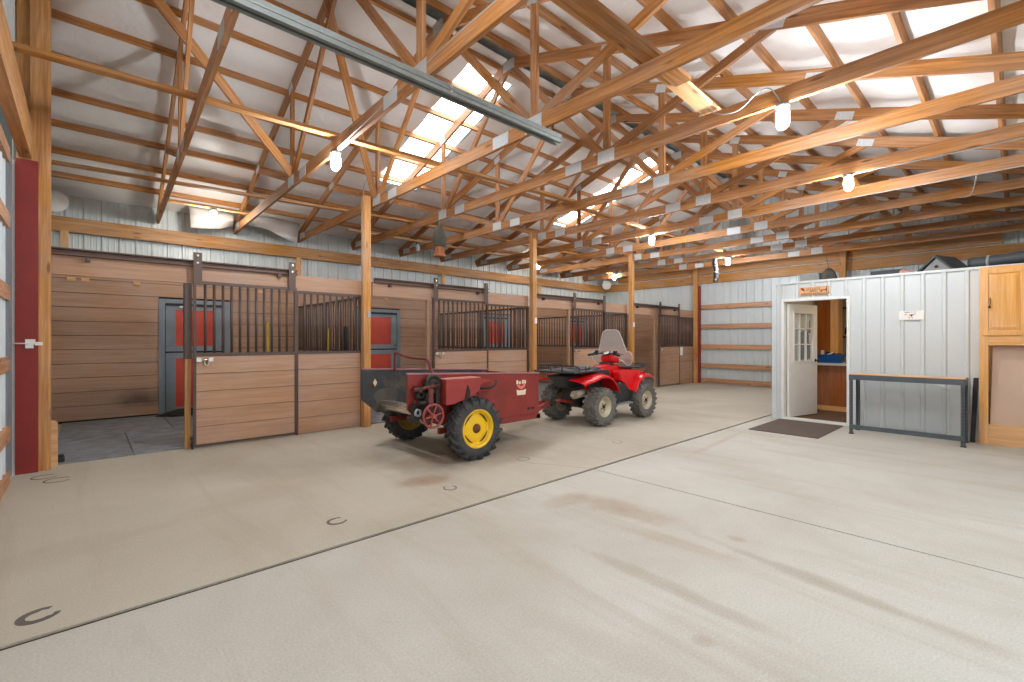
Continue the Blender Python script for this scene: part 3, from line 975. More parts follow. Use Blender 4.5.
for i, (o0, jx, d0, d1_, f0, f1) in enumerate(BAYS):
    # fascia and track
    bm = new_bm(); box(bm, (o0 - (.0 if i else .02), 7.06, 2.085), (f1 + .03, 7.10, 2.31))
    tag(obj('stall_fascia', bm, M['stall'], bevel=.003), 'brown fascia board over the ' + ORD[i], 'board', 'stall fascia boards')
    r = thing('sliding_door_track', 'dark brown steel door track over the ' + ORD[i], 'track', (o0, 7.03, 2.3), 'stall door tracks')
    bm = new_bm()
    prism(bm, [(-.03, 0), (.03, 0), (.03, .075), (-.03, .075), (-.03, .06), (.018, .06), (.018, .015), (-.03, .015)], (o0 + (0 if i == 0 else .02), 7.03, 2.30), (0, 1, 0), (0, 0, 1), (d1_ + .02 - o0, 0, 0))
    obj('rail', bm, M['brown2'], r)
    bm = new_bm()
    bm.free()
    for x in (o0 + .30, d1_ - .22):
        bm = new_bm()
        box(bm, (x - .022, 7.0, 2.245), (x + .022, 7.06, 2.295))
        cyl(bm, (x, 6.998, 2.27), (x, 6.985, 2.27), .012, n=8)
        obj('track_bracket', bm, M['brown'], r)
    # jamb
    r = thing('stall_jamb_post', ('pine jamb post with dark steel upper sleeve beside the open left stall', 'slim pine jamb post of the second stall doorway', 'slim pine jamb post of the third stall doorway', 'slim pine jamb post of the last stall doorway')[i], 'post', (jx, 7.08, 0), 'stall jamb posts')
    board('shaft', (jx + .065, 7.09, 0), (jx + .065, 7.09, 2.08), .06, .06, M[('post', 'brownpost', 'brownpost', 'brownpost')[i]], r, (1, 0, 0))
    if i == 0:
        bm = new_bm(); box(bm, (jx + .03, 7.045, 1.13), (jx + .105, 7.06, 2.085)); box(bm, (jx + .026, 7.06, 1.13), (jx + .034, 7.13, 2.085)); obj('steel_sleeve', bm, M['brown'], r)
    # sliding door
    r = thing('stall_sliding_door', 'brown plank sliding door with steel bars on the ' + ORD[i], 'door', ((d0 + d1_) / 2, 7.0, 0), 'stall sliding doors')
    y0, y1 = 6.975, 7.015
    s = .032
    bm = new_bm()
    box(bm, (d0, y0, .03), (d0 + s, y1, 2.115)); box(bm, (d1_ - s, y0, .03), (d1_, y1, 2.115))
    for z in (.03, 1.165, 2.075):
        box(bm, (d0 + s, y0, z), (d1_ - s, y1, z + (.022 if z < 1 else .04)))
    obj('frame', bm, M['brown'], r)
    bm = new_bm(); courses(bm, 'x', d0 + s, d1_ - s, .052, 1.165, 7.008, -1, h=.223, t=.026, gap=.006)
    obj('plank_panel', bm, M['stall'], r)
    bm = new_bm(); box(bm, (d0 + s, 7.008, .052), (d1_ - s, 7.013, 1.165)); obj('panel_backing', bm, M['backing'], r)
    bars(r, d0 + s, d1_ - s, 6.995, 1.205, 2.075, 11)
    for x in (d0 + .045, d1_ - .065):
        bm = new_bm(); box(bm, (x - .045, 6.962, 2.06), (x + .045, 6.974, 2.47)); h = obj('hanger_strap', bm, M['brown'], r)
        bm = new_bm()
        for z in (2.43, 2.34): cyl(bm, (x, 6.962, z), (x, 6.95, z), .014, n=8)
        obj('bolt', bm, M['chrome'], h)
    latch(r, d0 + .02, 6.962, 1.09)
    if i == 0:
        bm = new_bm(); lathe(bm, [(.03, -.01), (.035, -.006), (.035, .006), (.03, .01)], (d0 - .015, 6.96, .04), (1, 0, 0), 14, close=True); box(bm, (d0 - .03, 6.955, .05), (d0, 6.975, .16)); obj('floor_guide', bm, M['oily'], r)
    # fixed panel
    r = thing('stall_fixed_panel', 'fixed brown plank panel with steel bars on the ' + ORD[i], 'panel', ((f0 + f1) / 2, 7.06, 0), 'stall fixed panels')
    y0, y1 = 7.03, 7.07
    bm = new_bm()
    box(bm, (f0, y0, .0), (f0 + s, y1, 2.085)); box(bm, (f1 - s, y0, .0), (f1, y1, 2.085))
    for z in (1.165, 2.045): box(bm, (f0 + s, y0, z), (f1 - s, y1, z + .04))
    obj('frame', bm, M['brown'], r)
    bm = new_bm(); courses(bm, 'x', f0 + s, f1 - s, .01, 1.165, 7.062, -1, h=.2325, t=.026, gap=.006); obj('plank_panel', bm, M['stall'], r)
    bm = new_bm(); box(bm, (f0 + s, 7.062, .01), (f1 - s, 7.067, 1.165)); obj('panel_backing', bm, M['backing'], r)
    bars(r, f0 + s, f1 - s, 7.05, 1.205, 2.045, 9)
# partitions between stalls
for i, x in enumerate((3.33, 7.02, 10.74)):
    r = thing('stall_partition', ('brown plank partition with bars behind the first post', 'brown plank partition with bars behind the second post', 'brown plank partition with bars behind the third post')[i], 'partition', (x, 8.8, 0), 'stall partitions')
    bm = new_bm(); courses(bm, 'y', 7.12, 10.5, .03, 1.165, x - .02, -1, h=.227, t=.03); courses(bm, 'y', 7.12, 10.5, .03, 1.165, x + .02, 1, h=.227, t=.03); obj('plank_panel', bm, M['stall_y'], r)
    bm = new_bm(); box(bm, (x - .019, 7.12, .03), (x + .019, 10.5, 1.15)); obj('panel_backing', bm, M['backing'], r)
    bm = new_bm()
    for z in (1.165, 2.04): box(bm, (x - .02, 7.12, z), (x + .02, 10.5, z + .04))
    for y in (7.12, 8.8, 10.46): box(bm, (x - .02, y, 1.2), (x + .02, y + .04, 2.06))
    obj('frame', bm, M['brown'], r)
    n = 30
    first = None
    for k in range(1, n + 1):
        y = 7.14 + (10.48 - 7.14) * k / (n + 1)
        if first is None:
            bm = new_bm(); cyl(bm, (x, y, 1.2), (x, y, 2.05), .0135, n=8); first = obj('bar', bm, M['brown'], r); fy = y
        else:
            c = first.copy(); COL.objects.link(c); c.parent = r; c.location = (0, y - fy, 0)
bm = new_bm(); box(bm, (13.44, 7.028, .90), (13.68, 7.0355, 1.15))
tag(obj('paper_notice', bm, M['paper']), 'white paper notice on the planks of the last stall', 'notice')
# tools left in the first stall
def tool(name, label, a, b_, r_, mm, cat):
    bm = new_bm(); cyl(bm, a, b_, r_, n=10); cyl(bm, V(b_), V(b_) + (V(b_) - V(a)).normalized() * .03, r_ * 1.25, r_ * .6, n=10)
    tag(obj(name, bm, M[mm]), label, cat)
tool('broom_handle', 'yellow pole leaning on the back boards of the first stall', (2.74, 10.30, .022), (2.77, 10.46, 1.72), .022, 'yellowpole', 'pole')
tool('fork_handle', 'yellow pole with black tip leaning on the bars of the first partition', (3.14, 8.3, .022), (3.215, 8.32, 1.55), .024, 'yellowpole', 'pole')
bm = new_bm()
loft(bm, [[(3.24 + .05 * math.cos(t), 7.72 + w_ * math.sin(t), z) for t in [k * PI / 6 for k in range(12)]] for z, w_ in ((1.16, .10), (1.22, .14), (1.32, .12), (1.42, .07), (1.54, .05), (1.6, .02))])
tag(obj('black_bridle', bm, M['black']), 'black tack hanging on the bars of the first partition', 'tack')

bm = new_bm()
random.seed(11)
rings = []
for k, (sc_, z) in enumerate(((1.0, .021), (.85, .06), (.6, .10), (.3, .125), (.05, .13))):
    rings.append([(1.35 + .42 * sc_ * math.cos(t) * (1 + .18 * math.sin(3 * t + k)), 10.22 + .22 * sc_ * math.sin(t), z) for t in [j * PI / 10 for j in range(20)]])
loft(bm, rings)
tag(obj('bedding_heap', bm, plain('dark damp bedding', (52, 48, 44), .95, 0, .4, 18, bumpy=.6)), 'low dark heap of bedding at the foot of the left red dutch door', 'bedding', kind='stuff')
# ================================================================== office box in the far corner
OX, OY = 8.94, 2.89
DY0, DY1, DZ = 1.83, 2.73, 2.03
bm = new_bm()
ribbed(bm, 'y', DY1 + .03, OY, 0.0, 2.35, OX, -1, minor=False); ribbed(bm, 'y', DY0 - .03, DY1 + .03, DZ + .04, 2.35, OX, -1, minor=False); ribbed(bm, 'y', YR, DY0 - .03, 0.0, 2.35, OX, -1, minor=False)
ribbed(bm, 'x', OX, 12.6, 0, 2.35, OY, 1, minor=False)
wo = struct(obj('wall_office', bm, M['office'], solid=.004), 'light grey ribbed steel front wall of the office box', 'wall')
bm = new_bm()
box(bm, (OX - .03, YR, 2.33), (OX + .02, OY + .03, 2.365)); box(bm, (OX - .03, OY - .04, 0), (OX + .02, OY + .03, 2.33))
obj('corner_trim', bm, M['office'], wo)
bm = new_bm(); box(bm, (OX + .03, YR, 2.30), (12.6, OY - .01, 2.36)); struct(obj('ceiling_office', bm, M['darkgrey']), 'flat roof of the office box', 'ceiling')
bm = new_bm()
box(bm, (OX - .035, DY1, 0), (OX + .1, DY1 + .045, DZ + .045)); box(bm, (OX - .035, DY0 - .045, 0), (OX + .1, DY0, DZ + .045)); box(bm, (OX - .035, DY0, DZ), (OX + .1, DY1, DZ + .045))
box(bm, (OX - .04, DY0, 0), (OX + .1, DY1, .035))
struct(obj('trim_1', bm, M['trimwhite'], bevel=.004), 'white frame and sill around the office doorway', 'trim')
# inside
bm = new_bm(); box(bm, (OX + .1, YR, 0.001), (12.6, OY - .08, .012)); struct(obj('floor_office', bm, M['carpet']), 'brown carpet inside the office doorway', 'floor')
bm = new_bm(); box(bm, (12.5, YR, 0), (12.6, OY - .06, 2.30)); box(bm, (OX + .03, OY - .10, 0), (12.6, OY - .06, 2.30)); box(bm, (OX + .03, YR, 0), (OX + .06, DY0 - .05, 2.3)); box(bm, (OX + .03, DY1 + .05, 0), (OX + .06, OY - .1, 2.3))
box(bm, (OX + .06, YR, 2.26), (12.5, OY - .1, 2.30))
struct(obj('wall_office_inside', bm, M['cream_wall']), 'cream wall inside the office', 'wall')
r = thing('counter_cabinet', 'brown office base cabinet under a white counter beyond the doorway', 'cabinet', (10.6, 2.2, 0))
bm = new_bm(); box(bm, (10.58, 1.2, .10), (11.2, 2.72, .88)); obj('carcass', bm, M['cabbrown'], r)
bm = new_bm(); box(bm, (10.55, 1.2, 0.012), (10.58, 2.72, .10)); obj('toe_board', bm, M['oak_y'], r)
bm = new_bm(); box(bm, (10.53, 1.18, .88), (11.22, 2.74, .925)); obj('worktop', bm, M['white'], r)
r = thing('wall_cabinet', 'tall brown cabinet panel with pale edge behind the blue bin', 'cabinet', (10.9, 2.4, 0))
bm = new_bm(); box(bm, (10.85, 2.49, .93), (11.18, 2.73, 2.2)); obj('side_panel', bm, M['cabbrown'], r)
bm = new_bm(); box(bm, (10.83, 2.36, .93), (11.18, 2.49, 2.2)); obj('edge_panel', bm, M['oak'], r)
r = thing('picture_frame', 'small dark framed picture on the cream office wall', 'picture', (12.49, 2.5, 1.75))
bm = new_bm()
yy = (2.42, 2.66); zz = (1.42, 2.1)
box(bm, (12.46, yy[0], zz[0]), (12.5, yy[0] + .03, zz[1])); box(bm, (12.46, yy[1] - .03, zz[0]), (12.5, yy[1], zz[1])); box(bm, (12.46, yy[0], zz[0]), (12.5, yy[1], zz[0] + .03)); box(bm, (12.46, yy[0], zz[1] - .03), (12.5, yy[1], zz[1]))
obj('frame', bm, M['signdark'], r)
bm = new_bm(); box(bm, (12.48, yy[0] + .03, zz[0] + .03), (12.495, yy[1] - .03, zz[1] - .03)); obj('picture_sheet', bm, M['cream'], r)
bm = new_bm(); cyl(bm, (12.478, 2.53, 1.60), (12.474, 2.53, 1.60), .07, n=14); box(bm, (12.474, 2.47, 1.50), (12.478, 2.6, 1.56)); obj('dark_motif', bm, M['print'], r)
r = thing('blue_bin', 'blue plastic bin full of odds and ends on the office counter', 'bin', (10.72, 2.36, .925))
bm = new_bm()
def rr(x0, x1, y0, y1, z): return [(x0, y0, z), (x1, y0, z), (x1, y1, z), (x0, y1, z)]
loft(bm, [rr(10.58, 10.80, 2.27, 2.65, .926), rr(10.56, 10.82, 2.24, 2.68, 1.07), rr(10.55, 10.83, 2.23, 2.69, 1.075), rr(10.55, 10.83, 2.23, 2.69, 1.09), rr(10.58, 10.80, 2.26, 2.66, 1.09), rr(10.59, 10.79, 2.28, 2.64, .94)], smooth=False)
obj('tub', bm, M['blue'], r, bevel=.006)
def junk(label, name, c, s, mm, rot=0.0):
    bm = new_bm(); cbox(bm, c, s, Matrix.Rotation(rot, 3, 'X'))
    tag(obj(name, bm, M[mm], bevel=.008), label, 'oddment', 'things in the blue bin')
junk('white bottle standing in the blue bin', 'bottle', (10.70, 2.59, 1.06), (.05, .05, .22), 'white')
junk('dark folded cloth in the middle of the blue bin', 'folded_cloth', (10.70, 2.46, 1.06), (.16, .14, .13), 'black', .3)
junk('white scrap lying across the blue bin', 'scrap', (10.605, 2.45, 1.10), (.02, .13, .03), 'white', -.5)
junk('grey box lying in the blue bin', 'small_box', (10.70, 2.33, 1.05), (.14, .08, .12), 'darkgrey', -.1)
# added office ceiling lamp, out of view, to brighten the interior
r = thing('added_office_lamp', 'added round lamp on the office ceiling, out of view', 'lamp', (10.0, 1.6, 2.26))
bm = new_bm(); lathe(bm, [(0, -.07), (.09, -.06), (.12, -.02), (.12, 0), (0, 0)], (10.0, 1.6, 2.26), (0, 0, 1), 18); obj('lamp_glass', bm, glow('added office lamp glass', (255, 232, 200), 42.0), r)
# the leaf, swung inwards
ang = math.radians(14)
hx, hy = OX + .09, DY1 - .01
u = V((math.cos(ang), -math.sin(ang), 0)); w = V((math.sin(ang), math.cos(ang), 0))
W, Z0, Z1 = .86, .03, 2.0
dl = struct(thing('door_6', '', '', (hx, hy, 0)), 'white office door with a small paned window, swung open', 'door')
MX = Matrix(((u.x, w.x, 0), (u.y, w.y, 0), (0, 0, 1)))
def lb(bm, a, b_):   # box in leaf coordinates (along leaf, through leaf, up)
    c = V(((a[0] + b_[0]) / 2, (a[1] + b_[1]) / 2, (a[2] + b_[2]) / 2)); s = V((b_[0] - a[0], b_[1] - a[1], b_[2] - a[2]))
    cbox(bm, V((hx, hy, 0)) + MX @ c, s, MX)
bm = new_bm()
ga, gb, gz0, gz1 = .14, .72, 1.00, 1.84
lb(bm, (0, -.045, Z0), (W, 0, gz0)); lb(bm, (0, -.045, gz1), (W, 0, Z1)); lb(bm, (0, -.045, gz0), (ga, 0, gz1)); lb(bm, (gb, -.045, gz0), (W, 0, gz1))
obj('leaf', bm, M['whitedoor'], dl)
bm = new_bm()
for z in (1.29, 1.57): lb(bm, (ga, -.04, z - .009), (gb, -.005, z + .009))
for k in (1, 2): lb(bm, (ga + (gb - ga) * k / 3 - .009, -.04, gz0), (ga + (gb - ga) * k / 3 + .009, -.005, gz1))
for a, b_ in (((ga - .03, -.055, gz0 - .03), (gb + .03, -.044, gz0)), ((ga - .03, -.055, gz1), (gb + .03, -.044, gz1 + .03)), ((ga - .03, -.055, gz0), (ga, -.044, gz1)), ((gb, -.055, gz0), (gb + .03, -.044, gz1))): lb(bm, a, b_)
gl = obj('glazing_bars', bm, M['whitedoor'], dl)
bm = new_bm(); lb(bm, (ga, -.026, gz0), (gb, -.020, gz1)); obj('pane', bm, M['glasspane'], dl)
bm = new_bm()
rows = []
for z, k in ((1.84, 0), (1.70, 1), (1.55, 2)):
    rows.append([bm.verts.new(V((hx, hy, 0)) + MX @ V((ga + (gb - ga) * i / 24, .012 + .012 * math.sin(i * 1.9), z - (.04 * abs(math.sin(i * PI / 8)) if k == 2 else 0)))) for i in range(25)])
for A, B in zip(rows[:-1], rows[1:]):
    for i in range(24):
        f = bm.faces.new((A[i], A[i + 1], B[i + 1], B[i])); f.smooth = True
obj('valance', bm, M['cream'], dl, solid=.004)
bm = new_bm(); c0 = V((hx, hy, 0)) + MX @ V((W - .06, -.045, 1.0)); lathe(bm, [(0, .075), (.028, .068), (.03, .045), (.012, .03), (.012, .008), (.03, .006), (.03, 0), (0, 0)], c0, -w, 14); obj('knob', bm, M['oily'], dl)
# what shows through the door glass: a dark shelf with things on it
r = thing('dark_shelf', 'dark shelving seen through the office door glass', 'shelf', (10.5, 2.76, 0))
bm = new_bm(); box(bm, (9.9, 2.745, .95), (10.5, 2.785, 1.75)); obj('back_board', bm, M['signdark'], r)
for z in (1.0, 1.3, 1.6):
    bm = new_bm(); box(bm, (9.9, 2.66, z - .02), (10.5, 2.745, z)); obj('shelf_board', bm, M['oak_y'], r)
for i, (x, z, c) in enumerate(((9.95, 1.02, 'black'), (10.08, 1.02, 'signred'), (10.22, 1.02, 'black'), (10.36, 1.02, 'signdark'), (9.97, 1.32, 'signdark'), (10.12, 1.32, 'black'), (10.27, 1.32, 'white'), (10.40, 1.32, 'signred'))):
    bm = new_bm(); lathe(bm, [(0, 0), (.035, 0), (.035, .13), (.02, .16), (.02, .19), (0, .19)], (x, 2.705, z), (0, 0, 1), 10)
    tag(obj('bottle', bm, M[c]), ['black bottle at the hinge end of the lower office shelf', 'red bottle on the lower office shelf', 'black bottle right of the red one on the lower office shelf', 'brown bottle on the lower office shelf', 'brown bottle on the upper office shelf', 'black bottle on the upper office shelf', 'white bottle on the upper office shelf', 'red bottle on the upper office shelf'][i], 'bottle', 'bottles on the office shelf')

# ---- sign over the door
r = thing('welcome_sign', 'small orange wooden sign with painted marks above the office door', 'sign', (OX - .04, 2.27, 2.2))
y0, y1 = 2.06, 2.48; z0, z1 = 2.125, 2.255
bm = new_bm(); box(bm, (OX - .045, y0, z0), (OX - .027, y1, z1)); obj('sign_board', bm, M['sign'], r, bevel=.003)
random.seed(3)
bm = new_bm()
xf = OX - .0465
for (yc, zc, w_, h_) in [(2.38 - .026 * k, 2.218 + .006 * math.sin(k * 1.3), .018, .042) for k in range(8)] + [(2.455 - .029 * k, 2.148, .020, .028) for k in range(14)] + [(2.33 - .024 * k, 2.183, .017, .02) for k in range(5)]:
    box(bm, (xf, yc - w_ / 2, zc - h_ / 2), (xf + .003, yc + w_ / 2, zc - h_ / 2 + .008)); box(bm, (xf, yc - w_ / 2, zc - h_ / 2), (xf + .003, yc - w_ / 2 + .007, zc + h_ / 2))
obj('painted_marks', bm, M['signdark'], r)
bm = new_bm()
for (yc, zc, ry, rz) in ((2.44, 2.222, .022, .02), (2.425, 2.205, .016, .016), (2.455, 2.235, .012, .01)):
    prism(bm, [(ry * math.cos(t), rz * math.sin(t)) for t in [k * PI / 6 for k in range(12)]], (xf, yc, zc), (0, 1, 0), (0, 0, 1), (.003, 0, 0))
obj('red_figure', bm, M['signred'], r)
bm = new_bm()
prism(bm, [(0, 0), (.075, .006), (.09, .03), (.084, .05), (.1, .055), (.098, .02), (.1, -.03), (.09, -.03), (.08, -.008), (.03, -.012), (.022, -.035), (.012, -.034), (.008, -.008), (-.01, -.004)], (xf, 2.19, 2.195), (0, -1, 0), (0, 0, 1), (.003, 0, 0))
obj('brown_horse', bm, M['signdark'], r)
# ---- plate on the wall
r = thing('wall_plate', 'white metal plate with a dark animal head on the office wall', 'plate', (OX - .03, 1.05, 1.78))
y0, y1, z0, z1 = .905, 1.185, 1.665, 1.80
bm = new_bm(); box(bm, (OX - .034, y0, z0), (OX - .027, y1, z1)); obj('plate_sheet', bm, M['paper'], r, bevel=.004)
xf = OX - .037
def P(poly, nm, mm, oy=1.045, oz=1.73):
    bm = new_bm(); prism(bm, poly, (xf, oy, oz), (0, -1, 0), (0, 0, 1), (.003, 0, 0)); obj(nm, bm, M[mm], r)
P([(-.022, .016), (-.008, .012), (.0, .018), (.012, .012), (.03, .02), (.05, .028), (.052, .024), (.03, .01), (.014, .0), (.008, -.02), (.003, -.022), (-.006, -.004), (-.02, .0)], 'dark_head', 'signdark')
P([(-.075, .006), (-.065, .02), (-.05, .022), (-.048, .016), (-.06, .013), (-.068, .003)], 'dark_horn', 'print')
P([(-.075, .052), (-.015, .052), (-.015, .044), (-.075, .044)], 'print_line', 'print')
for k, dx in enumerate((.0, .022, .046)): P([(dx, .054), (dx + .008, .054), (dx + .008, .044), (dx, .044)], 'print_mark', 'print')
for dx in (-.03, .004): P([(dx, -.034), (dx + .014, -.034), (dx + .014, -.042), (dx, -.042)], 'print_mark', 'print')
P([(-.04, .01), (-.02, .02), (.0, .005), (-.005, -.025), (-.03, -.03), (-.045, -.015)], 'pale_face', 'cream', 1.045, 1.722)

# ---- steel bench
r = thing('workbench', 'long grey steel workbench with a thin wooden top against the office wall', 'bench', (8.45, 1.07, 0))
bx0, bx1, by0, by1 = 8.24, 8.70, .44, 1.66
bm = new_bm(); box(bm, (bx0 + .01, by0 + .01, .845), (bx1 - .01, by1 - .01, .868)); obj('top_board', bm, M['oak_y'], r)
for (x, sx) in ((bx0, 1), (bx1, -1)):
    for (y, sy) in ((by0, 1), (by1, -1)):
        bm = new_bm()
        box(bm, tuple(min(a, b_) for a, b_ in zip((x, y, 0), (x + sx * .045, y + sy * .004, .86))), tuple(max(a, b_) for a, b_ in zip((x, y, 0), (x + sx * .045, y + sy * .004, .86))))
        box(bm, tuple(min(a, b_) for a, b_ in zip((x, y, 0), (x + sx * .004, y + sy * .045, .86))), tuple(max(a, b_) for a, b_ in zip((x, y, 0), (x + sx * .004, y + sy * .045, .86))))
        lg = obj('leg', bm, M['benchgrey'], r)
        for face in (0, 1):
            bm = new_bm()
            for k in range(17):
                z = .07 + k * .045
                if face: cbox(bm, (x - sx * .001, y + sy * .024, z), (.003, .014, .026))
                else: cbox(bm, (x + sx * .024, y - sy * .001, z), (.014, .003, .026))
            obj('punched_slot', bm, M['dirtgrey'], lg)
        bm = new_bm(); cbox(bm, (x + sx * .02, y + sy * .02, .006), (.055, .055, .012)); obj('foot', bm, M['black'], lg)
bm = new_bm()
box(bm, (bx0 - .004, by0, .79), (bx0, by1, .865)); box(bm, (bx1, by0, .79), (bx1 + .004, by1, .865)); box(bm, (bx0, by0 - .004, .79), (bx1, by0, .865)); box(bm, (bx0, by1, .79), (bx1, by1 + .004, .865))
obj('top_rail', bm, M['benchgrey'], r)
bm = new_bm(); box(bm, (bx0 - .004, by0, .075), (bx0, by1, .135)); box(bm, (bx0, by0, .13), (bx0 + .03, by1, .135)); obj('low_rail', bm, M['benchgrey'], r)
# pale sheet propped behind the bench
r = thing('grey_board', 'cloudy clear sheet with a rounded corner leaning behind the bench', 'board', (8.9, 1.1, 0))
bm = new_bm()
pl = [(0, 0), (.85, 0)] + [(.85 + .12 * math.sin(t), .12 - .12 * math.cos(t)) for t in [k * PI / 12 for k in range(1, 7)]] + [(.97, .68), (.80, .74), (0, .74)]
prism(bm, pl, (8.80, 1.60, .01), (0, -1, 0), (.10, 0, .99), (.004, 0, 0)); obj('sheet', bm, glass('cloudy clear plastic', (206, 214, 216), .2, .14), r)
# black length of angle steel leaning by the cabinet
bm = new_bm(); prism(bm, [(0, 0), (.05, 0), (.05, .008), (.008, .008), (.008, .05), (0, .05)], (8.74, .375, 0.0), (0, 1, 0), (1, 0, 0), (.10, -.03, .86))
tag(obj('black_angle_bar', bm, M['black']), 'black angle bar leaning upright between the bench and the oak cabinet', 'bar')
# ---- tall oak cabinet
r = thing('oak_cabinet', 'tall light oak cabinet with panel door over an open lower bay', 'cabinet', (8.85, -.05, 0))
cx0, cx1, cy1, cy0 = 8.72, 8.91, .335, -.50
bm = new_bm()
box(bm, (cx0, cy1 - .085, 0), (cx1, cy1, 2.33)); box(bm, (cx0, cy0, 0), (cx1, cy0 + .085, 2.33)); obj('side_stile', bm, M['oak'], r, bevel=.003)
for z0_, z1_ in ((0, .27), (1.30, 1.46), (2.28, 2.33)):
    bm = new_bm(); box(bm, (cx0, cy0 + .085, z0_), (cx1, cy1 - .085, z1_)); obj('cross_rail', bm, M['oak_y'], r, bevel=.003)
bm = new_bm(); box(bm, (cx0 + .002, cy0 + .04, 1.46), (cx1, cy1 - .03, 2.28)); obj('carcass', bm, M['oak'], r)
dy1, dy0, dz0, dz1 = cy1 - .02, cy0 + .4, 1.43, 2.30
bm = new_bm()
fr = .065
box(bm, (cx0 - .02, dy1 - fr, dz0), (cx0, dy1, dz1)); box(bm, (cx0 - .02, dy0, dz0), (cx0, dy0 + fr, dz1)); box(bm, (cx0 - .02, dy0 + fr, dz0), (cx0, dy1 - fr, dz0 + fr)); box(bm, (cx0 - .02, dy0 + fr, dz1 - fr), (cx0, dy1 - fr, dz1))
dd = obj('panel_door', bm, M['oak'], r, bevel=.004)
bm = new_bm()
a0, a1, b0, b1 = dy0 + fr, dy1 - fr, dz0 + fr, dz1 - fr
loft(bm, [[(cx0 - .004, a0, b0), (cx0 - .004, a1, b0), (cx0 - .004, a1, b1), (cx0 - .004, a0, b1)], [(cx0 - .018, a0 + .04, b0 + .04), (cx0 - .018, a1 - .04, b0 + .04), (cx0 - .018, a1 - .04, b1 - .04), (cx0 - .018, a0 + .04, b1 - .04)]], smooth=False)
obj('raised_panel', bm, M['oak'], dd)
bm = new_bm(); lathe(bm, [(0, .03), (.014, .026), (.014, .015), (.006, .01), (.006, 0)], (cx0 - .02, dy1 - .075, 1.80), (-1, 0, 0), 12); tube(bm, smooth_path([(cx0 - .03, dy1 - .075, 1.80), (cx0 - .036, dy1 - .085, 1.86), (cx0 - .03, dy1 - .08, 1.92)]), .004, 6)
obj('knob', bm, M['oily'], dd)
bm = new_bm(); prism(bm, [(0, 0), (.62, 0), (.62, 1.02), (0, 1.02)], (cx0 + .05, cy1 - .10, .27), (0, -1, 0), (.10, -.02, 1), (.012, 0, 0)); obj('tan_board', bm, M['tan'], r)
bm = new_bm(); box(bm, (cx1 - .012, cy0 + .085, .27), (cx1, cy1 - .085, 1.3)); obj('back_panel', bm, M['oak'], r)
# ---- doormat
bm = new_bm(); cbox(bm, (8.16, 2.32, .006), (1.38, .92, .012), Matrix.Rotation(0, 3, 'Z'))
tag(obj('doormat', bm, M['doormat'], bevel=.004), 'brown ribbed doormat on the concrete before the office door', 'doormat')
# ---- things stored on the office roof
r = thing('birdhouse_cupola', 'weathered grey gabled little house with dark roof on the office roof', 'cupola', (9.5, .75, 2.36))
gx0, gx1, gy0, gy1, gz = 9.35, 9.75, .64, .98, 2.386
ym = (gy0 + gy1) / 2
bm = new_bm(); prism(bm, [(-.16, 0), (.16, 0), (.16, .02), (0, .20), (-.16, .02)], (gx0, ym, gz), (0, 1, 0), (0, 0, 1), (.4, -.16, 0)); obj('house_body', bm, M['greypaint'], r)
bm = new_bm()
for s in (-1, 1):
    prism(bm, [(0, .215), (s * .20, .0), (s * .20, .03), (0, .25)], (gx0 - .04, ym + .016, gz - .0), (0, 1, 0), (0, 0, 1), (.48, -.19, 0))
obj('house_roof', bm, M['darkgrey'], r)
bm = new_bm(); cyl(bm, (gx0 - .004, ym, gz + .08), (gx0 + .01, ym, gz + .08), .024, n=12); obj('hole', bm, M['black'], r)
r = thing('strapped_roll', 'long dark grey roll tied with pale straps on the office roof', 'roll', (9.4, .1, 2.4))
bm = new_bm()
pts = smooth_path([(9.45, .46, 2.47), (9.36, .1, 2.48), (9.30, -.25, 2.50), (9.28, -.52, 2.51)], 5)
tube(bm, pts, [.085 + .006 * math.sin(i * 2.1) for i in range(len(pts))], 14); obj('roll', bm, M['darkgrey'], r)
for k in (3, 8, 12):
    bm = new_bm(); p = pts[k]; lathe(bm, [(.088, -.015), (.097, -.012), (.097, .012), (.088, .015)], p, pts[k + 1] - pts[k], 14); obj('strap', bm, M['greypaint'], r)
bm = new_bm(); cbox(bm, (9.6, 1.16, 2.42), (.2, .22, .1), Matrix.Rotation(.3, 3, 'X')); tag(obj('pink_bag', bm, plain('faded red and white bag', (206, 140, 128), .8, mottle=.4, scale=14), bevel=.03, subsurf=1), 'faded pink and white bag lying beside the little grey house', 'bag')
bm = new_bm(); cbox(bm, (9.9, 1.48, 2.45), (.06, .42, .18)); tag(obj('dark_board', bm, M['darkgrey']), 'dark flat panel standing on the office roof left of the pink bag', 'panel')
bm = new_bm(); cbox(bm, (9.6, 2.5, 2.46), (.22, .30, .2)); cbox(bm, (9.49, 2.5, 2.46), (.02, .2, .12)); tag(obj('white_box', bm, M['greypaint'], bevel=.01), 'pale box on the office roof above the door sign', 'box')
bm = new_bm(); lathe(bm, [(0, .24), (.04, .23), (.1, .16), (.125, .06), (.125, 0), (0, 0)], (9.55, 2.22, 2.386), (0, 0, 1), 18); cyl(bm, (9.55, 2.22, 2.62), (9.55, 2.26, 2.85), .006, n=6); tag(obj('dark_dome', bm, M['owl']), 'dark dome shaped cover beside the pale box on the office roof', 'cover')
